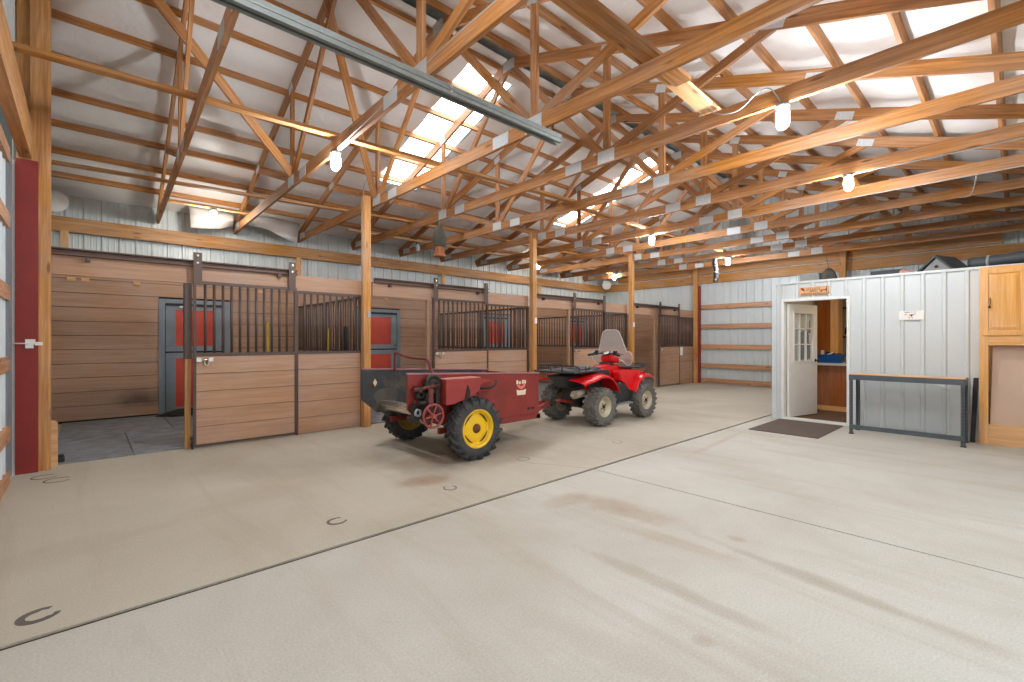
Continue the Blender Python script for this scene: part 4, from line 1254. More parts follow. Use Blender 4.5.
# ================================================================== wheels
def wheel(parent, c, R, W, rimR, kind, out, mt, mr, mh):
    """axis along Y; `out` = -1 if the outer face looks towards -Y"""
    c = V(c)
    bm = new_bm()
    h = W / 2
    lathe(bm, [(rimR, -h * .82), (rimR + (R - rimR) * .35, -h), (R * .87, -h * .92), (R * .925, -h * .6), (R * .935, 0), (R * .925, h * .6), (R * .87, h * .92), (rimR + (R - rimR) * .35, h), (rimR, h * .82)], c, (0, 1, 0), 40)
    if kind == 'lug':
        n = 19
        for k in range(n):
            for s in (-1, 1):
                a = 2 * PI * (k + (.5 if s > 0 else 0)) / n
                for (f0, f1, da0, da1) in ((.02, .55, 0, .13), (.55, 1.0, .13, .20)):
                    pA = V((math.cos(a + da0), 0, math.sin(a + da0))); pB = V((math.cos(a + da1), 0, math.sin(a + da1)))
                    A = c + pA * (R * .93) + V((0, s * h * f0, 0)); B = c + pB * (R * (.93 if f1 < 1 else .90)) + V((0, s * h * f1 * .98, 0))
                    d = (B - A); L = d.length; d.normalize()
                    rad = ((pA + pB) / 2).normalized(); rad = (rad - d * rad.dot(d)).normalized(); t = d.cross(rad)
                    MM = Matrix(((d.x, t.x, rad.x), (d.y, t.y, rad.y), (d.z, t.z, rad.z)))
                    cbox(bm, (A + B) / 2, (L * 1.08, .024, .05), MM)
                # shoulder block on the sidewall
                pC = V((math.cos(a + .21), 0, math.sin(a + .21)))
                MM = Matrix(((pC.x, 0, -pC.z), (0, 1, 0), (pC.z, 0, pC.x)))
                cbox(bm, c + pC * (R * .85) + V((0, s * h * .94, 0)), (.075, .022, .022), MM)
    else:
        n = 20
        for k in range(n):
            for row, f in enumerate((-.82, -.42, 0, .42, .82)):
                a = 2 * PI * (k + .5 * (row % 2)) / n
                p = V((math.cos(a), 0, math.sin(a)))
                MM = Matrix(((p.x, 0, -p.z), (0, 1, 0), (p.z, 0, p.x))) @ Matrix.Rotation(.35 * (1 if row < 2 else -1 if row > 2 else 0), 3, 'X')
                rr_ = R * (.93 if abs(f) < .6 else .895)
                cbox(bm, c + p * rr_ + V((0, h * f, 0)), (.032, W * .17, R * .15), MM)
    w = obj('wheel', bm, mt, parent)
    bm = new_bm()
    o = out
    d = V((0, o, 0))
    if kind == 'lug':
        lathe(bm, [(rimR * 1.03, h * .62), (rimR * 1.05, h * .84), (rimR * .97, h * .86), (rimR * .90, h * .5), (rimR * .86, h * .30), (rimR * .74, h * .34), (rimR * .62, h * .44), (rimR * .40, h * .50), (rimR * .28, h * .5), (0, h * .5)], c, d, 40)
        lathe(bm, [(rimR * 1.03, -h * .62), (rimR * 1.05, -h * .84), (rimR * .95, -h * .84), (rimR * .86, 0), (rimR * .5, .0), (0, .0)], c, d, 40, mi=1)
    else:
        lathe(bm, [(rimR * 1.02, h * .55), (rimR * 1.04, h * .80), (rimR * .94, h * .80), (rimR * .86, h * .35), (rimR * .74, h * .22), (rimR * .60, h * .36), (rimR * .46, h * .52), (0, h * .54)], c, d, 32)
        lathe(bm, [(rimR * 1.02, -h * .55), (rimR * 1.04, -h * .80), (rimR * .9, -h * .80), (rimR * .8, 0), (0, .0)], c, d, 32)
    rm = obj('rim', bm, [mr, M['yellowdirty']] if kind == 'lug' else mr, w)
    bm = new_bm()
    if kind == 'lug':
        for k in range(4):
            a0 = k * PI / 2 + .35
            ang_ = [a0 + .9 * j / 6 for j in range(7)]
            vo = [c + d * (h * .42) + V((math.cos(a), 0, math.sin(a))) * rimR * .80 for a in ang_]
            vi = [c + d * (h * .46) + V((math.cos(a), 0, math.sin(a))) * rimR * (.72 + .015 * abs(j - 3)) for j, a in enumerate(ang_)]
            A = [bm.verts.new(p) for p in vo]; B = [bm.verts.new(p) for p in vi]
            for j in range(6): bm.faces.new((A[j], A[j + 1], B[j + 1], B[j]))
        so = obj('rim_slot', bm, M['black'], w, solid=.004)
        bm = new_bm()
        lathe(bm, [(0, h * .80), (rimR * .12, h * .78), (rimR * .14, h * .62), (rimR * .24, h * .60), (rimR * .26, h * .49), (0, h * .45)], c, d, 18)
        obj('hub', bm, M['rust'], w)
    else:
        lathe(bm, [(0, h * .72), (rimR * .16, h * .70), (rimR * .2, h * .56), (0, h * .5)], c, d, 14)
        for k in range(4):
            a = k * PI / 2 + .5
            p = c + V((math.cos(a), 0, math.sin(a))) * rimR * .36
            cyl(bm, p + d * h * .5, p + d * h * .62, rimR * .06, n=8)
        obj('hub', bm, mh, w)
    return w

# ================================================================== manure spreader
sp = thing('manure_spreader', 'dark red two wheeled manure spreader with yellow wheels hitched to the four wheeler', 'spreader', (3.3, 4.95, 0))
X0, X1, YN, YF = 2.53, 4.54, 4.42, 5.50
poly = [(X0, 1.0), (X0, .62), (X0 + .20, .45), (X0 + .45, .45), (X0 + .5, .37), (X1, .37), (X1, .915)]
bm = new_bm(); prism(bm, poly, (0, YN - .02, 0), (1, 0, 0), (0, 0, 1), (0, .024, 0)); near = obj('near_side', bm, M['spred'], sp, bevel=.004)
bm = new_bm(); prism(bm, poly, (0, YF, 0), (1, 0, 0), (0, 0, 1), (0, .024, 0)); far = obj('far_side', bm, M['spin'], sp, bevel=.004)
# top rails: light worn edge
bm = new_bm()
for y in (YN - .035, YF - .015):
    a = V((X0, y, 1.0)); b_ = V((X1, y, .915))
    vs = [bm.verts.new(p) for p in (a, b_, b_ + V((0, .05, 0)), a + V((0, .05, 0)), a + V((0, 0, .016)), b_ + V((0, 0, .016)), b_ + V((0, .05, .016)), a + V((0, .05, .016)))]
    for f in ((3, 2, 1, 0), (4, 5, 6, 7), (0, 1, 5, 4), (1, 2, 6, 5), (2, 3, 7, 6), (3, 0, 4, 7)): bm.faces.new([vs[i] for i in f])
obj('top_rail', bm, plain('worn pinkish rail', (168, 120, 122), .4, .2, .15), sp)
bm = new_bm(); box(bm, (X0 + .42, YN, .45), (X1, YF, .475)); obj('bed', bm, M['spin'], sp)
bm = new_bm(); box(bm, (X1 - .02, YN, .37), (X1 + .005, YF, .90)); obj('front_board', bm, M['spred'], sp)
bm = new_bm()
for y in (YN - .03, YF + .0): box(bm, (X0 + .40, y, .31), (X1 + .02, y + .04, .375))
box(bm, (X1 - .05, YN - .03, .31), (X1 + .02, YF + .04, .36)); obj('frame_rail', bm, M['spred'], sp)
bm = new_bm(); cyl(bm, (X0 + .28, YN, .555), (X0 + .28, YF, .555), .058, n=18)
for k in range(6):
    a = k * PI / 3
    cbox(bm, (X0 + .28 + .058 * math.cos(a), (YN + YF) / 2, .555 + .058 * math.sin(a)), (.012, YF - YN - .04, .01), Matrix.Rotation(-a, 3, 'Y'))
obj('beater_roller', bm, M['chrome'], sp)
bm = new_bm(); cyl(bm, (3.28, 4.2, .36), (3.28, 5.72, .36), .03, n=12); box(bm, (3.2, 4.45, .33), (3.36, 5.48, .40)); obj('axle', bm, M['oily'], sp)
wheel(sp, (3.29, 4.225, .36), .362, .20, .215, 'lug', -1, M['tyre'], M['yellow'], M['rust'])
wheel(sp, (3.29, 5.70, .36), .362, .20, .215, 'lug', 1, M['tyre'], M['yellow'], M['rust'])
# hole in far side, near decal
bm = new_bm(); prism(bm, [(0, -.05), (.028, 0), (0, .05), (-.028, 0)], (X0 + .17, YF - .002, .83), (1, 0, 0), (0, 0, 1), (0, -.003, 0)); obj('diamond_hole', bm, M['cream'], sp)
bm = new_bm(); prism(bm, [(-.045, -.04), (.02, -.07), (.02, -.05), (-.02, .0), (.01, .05), (0, .07), (-.04, .02)], (X0 + .15, YF - .002, .83), (1, 0, 0), (0, 0, 1), (0, -.0025, 0)); obj('rust_patch', bm, M['rust'], sp)
bm = new_bm(); prism(bm, [(.17 * math.cos(t) * (1 + .09 * math.sin(5 * t)), .12 * math.sin(t) * (1 + .1 * math.sin(3 * t))) for t in [k * PI / 12 for k in range(24)]], (2.86, YF - .001, .64), (1, 0, 0), (0, 0, 1), (0, -.0015, 0)); obj('wear_patch', bm, plain('dusty worn patch', (86, 82, 74), .6, 0, .25, 6), sp)
# guard box over the drive
gx0, gx1, gy0, gy1 = 2.90, 3.36, 4.215, 4.40
bm = new_bm(); prism(bm, [(gx0, .935), (gx0, .655), (gx0 + .10, .655), (gx0 + .36, .72), (gx1, .78), (gx1 + .02, .93)], (0, gy0, 0), (1, 0, 0), (0, 0, 1), (0, gy1 - gy0, 0)); gd = obj('drive_guard', bm, M['spred2'], sp, bevel=.006)
bm = new_bm(); box(bm, (gx0 - .004, gy0 - .004, .935), (gx1 + .02, gy1, .941)); obj('guard_lid', bm, plain('pale worn red', (206, 134, 122), .4, 0, .1), gd)  # lid in a paler red than the guard sides
bm = new_bm(); prism(bm, [(gx1 + .02, .93), (gx1 + .20, .885), (gx1 + .05, .86), (gx1 + .0, .75)], (0, gy0 + .02, 0), (1, 0, 0), (0, 0, 1), (0, .15, 0)); obj('guard_tail', bm, M['spred2'], gd)
bm = new_bm(); prism(bm, [(3.14, .66), (3.19, .86), (3.22, .80), (3.23, .66)], (0, gy0 - .012, 0), (1, 0, 0), (0, 0, 1), (0, .011, 0)); obj('guard_brace', bm, M['oily'], gd)
bm = new_bm(); tube(bm, smooth_path([(3.46, YN - .03, .85), (3.46, YN - .10, .80), (3.52, YN - .11, .795), (3.64, YN - .11, .80), (3.70, YN - .11, .86), (3.71, YN - .09, .87)]), .014, 8); cyl(bm, (3.47, YN - .02, .87), (3.47, YN - .12, .87), .02, n=10); obj('control_lever', bm, M['oily'], sp)
# drive gear at the rear
yg = 4.30
bm = new_bm()
def pulley(bm, x, z, r, y, wd):
    lathe(bm, [(0, 0), (r * .3, 0), (r * .3, .01), (r * .72, .012), (r * .74, 0), (r, 0), (r * .94, wd / 2), (r, wd), (r * .74, wd), (0, wd)], (x, y, z), (0, 1, 0), 26)
pulley(bm, 2.80, .885, .105, 4.30, .05); pulley(bm, 2.66, .78, .06, 4.33, .04); pulley(bm, 2.60, .62, .05, 4.33, .04)
obj('belt_pulley', bm, M['oily'], sp)
bm = new_bm()
ring = [(2.80 + .098 * math.cos(t), 4.325, .885 + .098 * math.sin(t)) for t in [-.4 + k * .25 for k in range(13)]]
tube(bm, ring, .012, 6); obj('belt', bm, M['owl'], sp)
bm = new_bm()
for t in range(6):
    a = t * PI / 3 + .2
    cyl(bm, (2.725, 4.20, .56), (2.725 + .115 * math.cos(a), 4.20, .56 + .115 * math.sin(a)), .011, .009, n=8)
tube(bm, [(2.725 + .122 * math.cos(t), 4.20, .56 + .122 * math.sin(t)) for t in [k * PI / 16 for k in range(32)]], .014, 8, closed=True)
cyl(bm, (2.725, 4.17, .56), (2.725, 4.36, .56), .026, n=12)
obj('spoked_flywheel', bm, plain('dusty red iron', (150, 70, 66), .55, .1, .2, 12), sp)
bm = new_bm()
prism(bm, [(-.035, 0), (.035, 0), (.022, .30), (-.022, .30)], (2.725, 4.235, .55), (1, 0, 0), (-.02, 0, 1), (0, .02, 0))
box(bm, (2.58, 4.36, .52), (2.66, 4.395, .72)); cyl(bm, (2.55, 4.30, .84), (2.86, 4.30, .87), .02, n=8); obj('drive_arm', bm, plain('grimy red iron', (112, 54, 46), .6, .2, .25, 14), sp)
bm = new_bm()
cyl(bm, (2.62, 4.28, .84), (2.62, 4.42, .84), .03, n=10); cyl(bm, (2.58, 4.27, .70), (2.72, 4.27, .70), .022, n=8); box(bm, (2.62, 4.33, .5), (2.84, 4.38, .80)); box(bm, (2.55, 4.34, .62), (2.70, 4.39, .68)); cyl(bm, (2.57, 4.28, .53), (2.57, 4.42, .53), .04, n=10); cbox(bm, (2.84, 4.33, .66), (.05, .09, .34))
obj('gear_housing', bm, M['oily'], sp)
bm = new_bm(); lathe(bm, [(.02, 0), (.045, 0), (.045, .02), (.02, .02)], (2.585, 4.27, .60), (0, 1, 0), 12, close=True); tube(bm, [(2.60, 4.26, .53), (2.62, 4.25, .49), (2.66, 4.25, .485)], .008, 6); obj('chain_sprocket', bm, M['galv'], sp)
# bent pipe handle over the box
bm = new_bm(); tube(bm, smooth_path([(2.95, 5.45, .96), (2.95, 5.45, 1.17), (2.95, 5.40, 1.205), (2.93, 5.15, 1.165), (2.92, 4.85, 1.15), (2.91, 4.66, 1.15), (2.90, 4.57, 1.12), (2.90, 4.53, 1.04), (2.90, 4.44, .97)], 5), .016, 8)
obj('pipe_handle', bm, plain('dark red pipe', (110, 38, 36), .4), sp)
# decal: two pale words stacked round a red chevron
bm = new_bm(); xq = 4.21
for dx, hh in ((-.07, .05), (-.025, .035), (.03, .05), (.07, .045)): box(bm, (xq + dx - .018, YN - .024, .795), (xq + dx + .014, YN - .0205, .795 + hh))
obj('decal_top', bm, M['cream'], sp)
bm = new_bm(); prism(bm, [(-.085, .03), (-.04, .035), (0, .005), (.04, .035), (.085, .03), (.05, -.012), (0, -.032), (-.05, -.012)], (xq, YN - .0205, .755), (1, 0, 0), (0, 0, 1), (0, -.003, 0)); obj('decal_chevron', bm, plain('pale red decal', (222, 120, 104), .5), sp)
bm = new_bm(); prism(bm, [(-.085, .035), (-.04, .022), (.04, .022), (.085, .035), (.075, -.04), (-.075, -.04)], (xq, YN - .0205, .69), (1, 0, 0), (0, 0, 1), (0, -.003, 0)); obj('decal_base', bm, M['cream'], sp)
bm = new_bm(); cyl(bm, (4.34, YN - .02, .46), (4.34, YN - .035, .46), .014, n=8); cyl(bm, (4.42, YN - .02, .46), (4.42, YN - .035, .46), .014, n=8); obj('side_bolt', bm, M['black'], sp)
# tongue
bm = new_bm()
for y0_, y1_ in ((4.55, 4.93), (5.36, 4.97)):
    a = V((X1, y0_, .36)); b_ = V((5.32, y1_, .40)); d = (b_ - a).normalized(); s = d.cross(V((0, 0, 1))) * .025
    vs = []
    for p in (a, b_):
        for q in (s, -s):
            for z in (-.03, .03): vs.append(bm.verts.new(p + q + V((0, 0, z))))
    bmesh.ops.convex_hull(bm, input=vs)
obj('tongue', bm, M['spred'], sp)
bm = new_bm(); box(bm, (5.24, 4.88, .37), (5.42, 5.02, .43)); cyl(bm, (5.40, 4.95, .33), (5.40, 4.95, .50), .02, n=10); obj('hitch_clevis', bm, M['oily'], sp)

# ================================================================== four wheeler
qx0, qx1, qy = 5.98, 7.24, 4.96   # built here, then rolled forward a little
at = thing('four_wheeler', 'red four wheeler with clear windshield and black racks, hitched to the spreader', 'four wheeler', (6.6, qy, 0))
RW = .312
for (x, y, o) in ((qx0, qy - .455, -1), (qx0, qy + .455, 1), (qx1, qy - .455, -1), (qx1, qy + .455, 1)):
    wheel(at, (x, y, RW), RW, .255 if x == qx0 else .21, .165, 'knob', o, M['atvtyre'], M['rim'], M['oily'])
for x in (qx0, qx1):
    bm = new_bm()
    cyl(bm, (x, qy - .38, RW), (x, qy + .38, RW), .035, n=12)
    for s in (-1, 1):
        tube(bm, [(x - .1, qy + s * .12, .28), (x, qy + s * .36, .28)], .02, 8); tube(bm, [(x + .1, qy + s * .12, .28), (x, qy + s * .36, .28)], .02, 8); tube(bm, [(x + .05, qy + s * .14, .40), (x, qy + s * .36, .37)], .018, 8)
    obj('suspension', bm, M['oily'], at)
for s in (-1, 1):
    for x, xx in ((qx0, qx0 - .05), (qx1, qx1 - .06)):
        bm = new_bm()
        p, q = V((x, qy + s * .30, .33)), V((xx, qy + s * .2, .66))
        u_, w_, d_ = frame_of(q - p); L = (q - p).length
        hel = [p + d_ * L * k / 60 + (u_ * math.cos(k / 60 * 2 * PI * 7) + w_ * math.sin(k / 60 * 2 * PI * 7)) * .032 for k in range(61)]
        tube(bm, hel, .007, 6); cyl(bm, p, q, .014, n=8)
        obj('coil_spring', bm, M['atvred'], at)
bm = new_bm()
loft(bm, [[(x, qy - w_, z0), (x, qy + w_, z0), (x, qy + w_ * 1.1, z1), (x, qy - w_ * 1.1, z1)] for x, w_, z0, z1 in ((5.72, .12, .36, .6), (5.95, .15, .25, .66), (6.3, .19, .23, .70), (6.8, .19, .23, .70), (7.2, .15, .26, .68), (7.5, .11, .36, .66))], smooth=False)
obj('chassis', bm, M['blackplastic'], at, bevel=.02)
bm = new_bm(); cyl(bm, (5.62, qy - .22, .50), (6.05, qy - .19, .52), .065, n=16); cyl(bm, (5.55, qy - .225, .50), (5.62, qy - .22, .50), .025, n=10); obj('muffler', bm, M['rim'], at)
bm = new_bm(); tube(bm, [(5.75, qy - .1, .36), (5.55, qy, .40), (5.42, qy, .40)], .025, 8); tube(bm, [(5.75, qy + .1, .36), (5.55, qy, .40)], .025, 8); obj('hitch_bar', bm, M['spred'], at)
# rear storage box under the rack
bm = new_bm(); loft(bm, [[(5.58, qy - .12, .60), (5.84, qy - .12, .60), (5.84, qy + .12, .60), (5.58, qy + .12, .60)], [(5.46, qy - .24, .80), (5.9, qy - .24, .80), (5.9, qy + .24, .80), (5.46, qy + .24, .80)]], smooth=False); obj('tail_box', bm, M['blackplastic'], at, bevel=.02)
# fenders
def fender(name, prof, s, yi, yo, mm, lip=.035, thick=.016, solid_in=None):
    bm = new_bm()
    rings = []
    for (x, z) in prof:
        rings.append([(x, qy + s * yi, z + .045), (x, qy + s * (yi * .6 + yo * .4), z + .04), (x, qy + s * (yi * .15 + yo * .85), z + .015), (x, qy + s * yo, z - .005), (x, qy + s * (yo - .004), z - lip)])
    loft(bm, rings, closed_ring=False, cap=False)
    return obj(name, bm, mm, at, solid=thick, subsurf=2)
for s in (-1, 1):
    fender('rear_fender', [(5.50, .685), (5.53, .715), (5.65, .73), (5.80, .75), (5.92, .795), (6.08, .80), (6.22, .76), (6.32, .68), (6.39, .58), (6.43, .50)], s, .17, .53, M['atvred'])
    fender('front_fender', [(6.94, .47), (6.99, .55), (7.06, .645), (7.16, .715), (7.28, .75), (7.40, .755), (7.50, .725), (7.53, .69)], s, .2, .50, M['atvred'])
    bm = new_bm()
    side = [(6.66, .82), (6.72, .86), (6.95, .865), (7.3, .84), (7.48, .78), (7.46, .76), (7.28, .75), (7.12, .68), (7.02, .57), (6.95, .47), (6.88, .50), (6.80, .60), (6.68, .68)]
    loft(bm, [[(x, qy + s * .22, z) for x, z in side], [(x, qy + s * (.34 + .05 * (.9 - z)), z - .004) for x, z in side], [(6.96 + (x - 6.96) * .94, qy + s * (.37 + .05 * (.9 - z)), .70 + (z - .70) * .93) for x, z in side]], smooth=False)
    obj('side_cowl', bm, M['atvred'], at, bevel=.015)
    bm = new_bm()
    fw = [(6.42, .56), (6.60, .66), (6.76, .60), (6.90, .50), (6.97, .47), (6.93, .36), (6.80, .30), (6.48, .30), (6.40, .38)]
    prism(bm, fw, (0, qy + s * .24, 0), (1, 0, 0), (0, 0, 1), (0, s * .19, 0)); obj('footwell', bm, M['blackplastic'], at, bevel=.02)
    bm = new_bm(); box(bm, (6.42, min(qy + s * .26, qy + s * .50), .285), (6.86, max(qy + s * .26, qy + s * .50), .315))
    for k in range(6): box(bm, (6.46 + k * .065, min(qy + s * .28, qy + s * .49), .315), (6.485 + k * .065, max(qy + s * .28, qy + s * .49), .327))
    obj('footrest', bm, plain('grey footrest', (138, 144, 146), .5, .3, .1), at, bevel=.008)
# seat, tank, hood
def section(x, w_, z0, z1, e=.6, n=14):
    zc, hz = (z0 + z1) / 2, (z1 - z0) / 2
    out = []
    for k in range(n):
        t = 2 * PI * k / n
        c_, s_ = math.cos(t), math.sin(t)
        out.append((x, qy + w_ * math.copysign(abs(c_) ** e, c_), zc + hz * math.copysign(abs(s_) ** e, s_)))
    return out
bm = new_bm(); loft(bm, [section(*a) for a in ((5.74, .05, .82, .88), (5.78, .13, .79, .92), (5.95, .155, .77, .93), (6.2, .15, .75, .90), (6.42, .125, .74, .90), (6.56, .10, .76, .92), (6.6, .05, .80, .90))]); obj('seat', bm, plain('black vinyl seat', (44, 46, 48), .38, 0, .1), at, subsurf=1)
bm = new_bm(); loft(bm, [section(*a) for a in ((6.42, .06, .76, .90), (6.48, .12, .66, .92), (6.65, .155, .62, .95), (6.85, .16, .62, .96), (7.0, .19, .64, .925), (7.2, .24, .66, .89), (7.40, .25, .66, .84), (7.50, .2, .68, .78))]); obj('tank_cowl', bm, M['atvred'], at, subsurf=1)
bm = new_bm(); loft(bm, [[(6.30, qy + s * .175, .56), (6.66, qy + s * .2, .60), (6.62, qy + s * .18, .86), (6.42, qy + s * .14, .86)] for s in (-1, 1)], smooth=False); obj('engine_cover', bm, M['blackplastic'], at, bevel=.02)
# racks
rk = plain('satin grey rack', (104, 112, 118), .35, .3, .1)
bm = new_bm()
xr0, xr1, yr = 5.42, 6.22, .40
box(bm, (xr0 + .02, qy - yr + .02, .855), (xr1 - .1, qy + yr - .02, .87))
for k in range(9): box(bm, (xr0 + .05 + k * .075, qy - yr + .04, .87), (xr0 + .09 + k * .075, qy + yr - .04, .878))
r1 = obj('rear_rack', bm, rk, at, bevel=.006)
bm = new_bm()
tube(bm, smooth_path([(xr1 - .12, qy - yr, .875), (xr0 + .02, qy - yr, .862), (xr0, qy - yr + .04, .86), (xr0, qy + yr - .04, .86), (xr0 + .02, qy + yr, .862), (xr1 - .12, qy + yr, .875)], 4), .016, 8)
for z in (.965,):
    tube(bm, smooth_path([(6.05, qy + yr, .90), (6.0, qy + yr, z - .02), (5.94, qy + yr, z), (5.55, qy + yr, z), (5.46, qy + yr - .03, z), (5.45, qy + yr - .1, z), (5.45, qy - yr + .1, z), (5.46, qy - yr + .03, z - .0), (5.52, qy - yr, z - .03), (5.55, qy - yr, .87)], 4), .010, 8)
for (x, y) in ((5.45, qy - .12), (5.45, qy + .12), (5.45, qy + .33), (5.7, qy + yr), (5.88, qy + yr), (5.72, qy - yr + .02), (5.80, qy - yr + .02)):
    cyl(bm, (x, y, .86), (x, y, .965), .009, n=8)
obj('rack_rail', bm, M['blackplastic'], r1)
bm = new_bm(); cbox(bm, (5.70, qy - .03, .885), (.42, .5, .016)); loft(bm, [section(*a) for a in ((5.98, .1, .875, .92), (6.02, .17, .87, .945), (6.14, .17, .87, .945), (6.18, .1, .875, .92))]); obj('seat_bolster', bm, rk, at, subsurf=1)
bm = new_bm()
box(bm, (6.92, qy - .36, .875), (7.50, qy + .36, .888))
for k in range(8): box(bm, (6.96 + k * .072, qy - .35, .888), (7.0 + k * .072, qy + .35, .896))
r2 = obj('front_rack', bm, M['blackplastic'], at, bevel=.006)
bm = new_bm()
tube(bm, smooth_path([(6.95, qy - .38, .885), (7.40, qy - .39, .885), (7.52, qy - .34, .885), (7.56, qy - .2, .89), (7.56, qy + .2, .89), (7.52, qy + .34, .885), (7.40, qy + .39, .885), (6.95, qy + .38, .885)], 4), .016, 8)
tube(bm, smooth_path([(7.28, qy - .38, .89), (7.36, qy - .38, .925), (7.52, qy - .34, .932), (7.56, qy - .15, .932), (7.56, qy + .15, .932), (7.52, qy + .34, .932), (7.36, qy + .38, .925), (7.28, qy + .38, .89)], 4), .011, 8)
obj('rack_rail', bm, M['blackplastic'], r2)
# front bumper
bm = new_bm()
for s in (-1, 1): tube(bm, smooth_path([(7.35, qy + s * .14, .40), (7.58, qy + s * .15, .46), (7.68, qy + s * .16, .60), (7.66, qy + s * .17, .76)]), .016, 8)
tube(bm, [(7.67, qy - .17, .70), (7.67, qy + .17, .70)], .016, 8); tube(bm, [(7.65, qy - .16, .54), (7.65, qy + .16, .54)], .014, 8); obj('bumper', bm, M['blackplastic'], at)
# steering
bm = new_bm()
cyl(bm, (6.88, qy, .92), (6.80, qy, 1.10), .03, n=10)
tube(bm, smooth_path([(6.69, qy - .33, 1.10), (6.74, qy - .24, 1.115), (6.79, qy - .13, 1.13), (6.80, qy, 1.11), (6.79, qy + .13, 1.13), (6.74, qy + .24, 1.115), (6.69, qy + .33, 1.10)], 4), .013, 8)
hb = obj('handlebar', bm, M['blackplastic'], at)
for s in (-1, 1):
    bm = new_bm(); cyl(bm, (6.685, qy + s * .34, 1.098), (6.735, qy + s * .245, 1.113), .021, n=12); tube(bm, [(6.74, qy + s * .21, 1.125), (6.80, qy + s * .25, 1.13), (6.79, qy + s * .34, 1.12)], .008, 6); cbox(bm, (6.745, qy + s * .205, 1.125), (.05, .06, .05)); lathe(bm, [(0, 0), (.035, .0), (.035, .03), (0, .035)], (6.76, qy + s * .2, 1.15), (0, 0, 1), 12)
    obj('grip', bm, M['black'], hb)
bm = new_bm(); loft(bm, [section(*a) for a in ((6.76, .09, 1.0, 1.09), (6.80, .15, .96, 1.12), (6.90, .165, .95, 1.11), (7.0, .14, .95, 1.06), (7.04, .07, .97, 1.03))]); obj('headlamp_pod', bm, M['atvred'], at, subsurf=1)
bm = new_bm(); lathe(bm, [(0, .02), (.05, .018), (.06, .008), (.062, 0), (0, 0)], (6.79, qy, 1.125), (-.6, 0, 1), 18); dl_ = obj('gauge', bm, M['white'], at)
bm = new_bm(); lathe(bm, [(.05, .019), (.066, .016), (.068, 0), (.05, 0)], (6.79, qy, 1.125), (-.6, 0, 1), 18, close=True); obj('gauge_bezel', bm, M['black'], dl_)
bm = new_bm(); loft(bm, [section(*a) for a in ((6.70, .06, .91, .96), (6.73, .12, .90, .98), (6.85, .13, .89, .96), (6.9, .08, .90, .94))]); obj('pod_underside', bm, M['black'], at)
# windshield
out = [(-.42, -.02), (-.44, .06), (-.42, .11), (-.36, .14), (-.31, .13), (-.27, .22), (-.21, .40), (-.17, .49), (-.10, .525), (.10, .525), (.17, .49), (.21, .40), (.27, .22), (.31, .13), (.36, .14), (.42, .11), (.44, .06), (.42, -.02), (.36, -.10), (.26, -.11), (.15, -.02), (0, 0.02), (-.15, -.02), (-.26, -.11), (-.36, -.10)]
bm = new_bm()
ctr = []
def ws(a, b_): 
    return V((7.04 - .55 * a * a - .22 * b_, qy + a, 1.03 + b_))
rows = []
# fill the outline row by row so that the sheet can curve
import bisect
def span(b_):
    xs_ = []
    n_ = len(out)
    for i in range(n_):
        (a0, b0), (a1, b1) = out[i], out[(i + 1) % n_]
        if (b0 <= b_ < b1) or (b1 <= b_ < b0):
            xs_.append(a0 + (a1 - a0) * (b_ - b0) / (b1 - b0))
    return max(xs_) if xs_ else 0
for b_ in [-.015, .02, .06, .09, .11, .125, .135, .16, .21, .27, .33, .40, .45, .49, .51, .524]:
    e = span(b_)
    rows.append([bm.verts.new(ws(-e + 2 * e * k / 14, b_)) for k in range(15)])
for A, B in zip(rows[:-1], rows[1:]):
    for k in range(14):
        f = bm.faces.new((A[k], A[k + 1], B[k + 1], B[k])); f.smooth = True
for s in (-1, 1):
    A = rows[0][14 if s > 0 else 0]; 
    lowr = [ws(s * .43, -.016), ws(s * .36, -.10), ws(s * .26, -.11), ws(s * .17, -.016)]
    vs = [bm.verts.new(p) for p in lowr]; bm.faces.new(vs if s > 0 else vs[::-1])
wsd = obj('windshield', bm, M['screen'], at, solid=.005)
bm = new_bm(); tube(bm, [ws(a, b_) for a, b_ in out], .008, 6, closed=True); obj('windshield_edge', bm, glass('pale plastic edge', (226, 226, 220), .3, .75), wsd)
bm = new_bm()
for s in (-1, 1): tube(bm, [(6.79, qy + s * .15, 1.13), (6.90, qy + s * .16, 1.16)], .008, 6)
obj('windshield_bracket', bm, M['black'], wsd)
bm = new_bm(); cyl(bm, (7.66, qy - .30, .70), (7.69, qy - .30, .70), .02, n=10); obj('pink_reflector', bm, plain('pink reflector', (222, 80, 110), .4), at)

at.location.x += .07
# ================================================================== lamps on the trusses
def jar_lamp(label, x, y, ztop, lit=True, s=1.0, bulb='bulb', group='jar lamps under the trusses'):
    r = thing('jar_lamp', label, 'lamp', (x, y, ztop), group)
    bm = new_bm(); lathe(bm, [(0, 0), (.055 * s, 0), (.055 * s, -.03 * s), (.045 * s, -.035 * s), (.045 * s, -.055 * s), (0, -.055 * s)], (x, y, ztop), (0, 0, 1), 16)
    obj('holder', bm, M['bulb_base'], r)
    bm = new_bm(); lathe(bm, [(.038 * s, -.055 * s), (.05 * s, -.07 * s), (.052 * s, -.15 * s), (.045 * s, -.19 * s), (.025 * s, -.212 * s), (0, -.218 * s)], (x, y, ztop), (0, 0, 1), 16)
    obj('glass_jar', bm, M[bulb] if lit else M['bulb_off'], r)
    return r
jar_lamp('lit jar lamp under the eave brace by the hanging white insulation', 1.63, 9.4, 3.64, bulb='bulb_dim')
jar_lamp('lit jar lamp under the second truss, above the fixed bars of the first stall', 2.08, 5.2, 3.5)
jar_lamp('brightest lit jar lamp, under the truss over the middle of the open floor', 4.635, 1.43, 3.5, True, 1.05)
jar_lamp('lit jar lamp over the open floor, second along from the brightest one', 7.21, 1.46, 3.5)
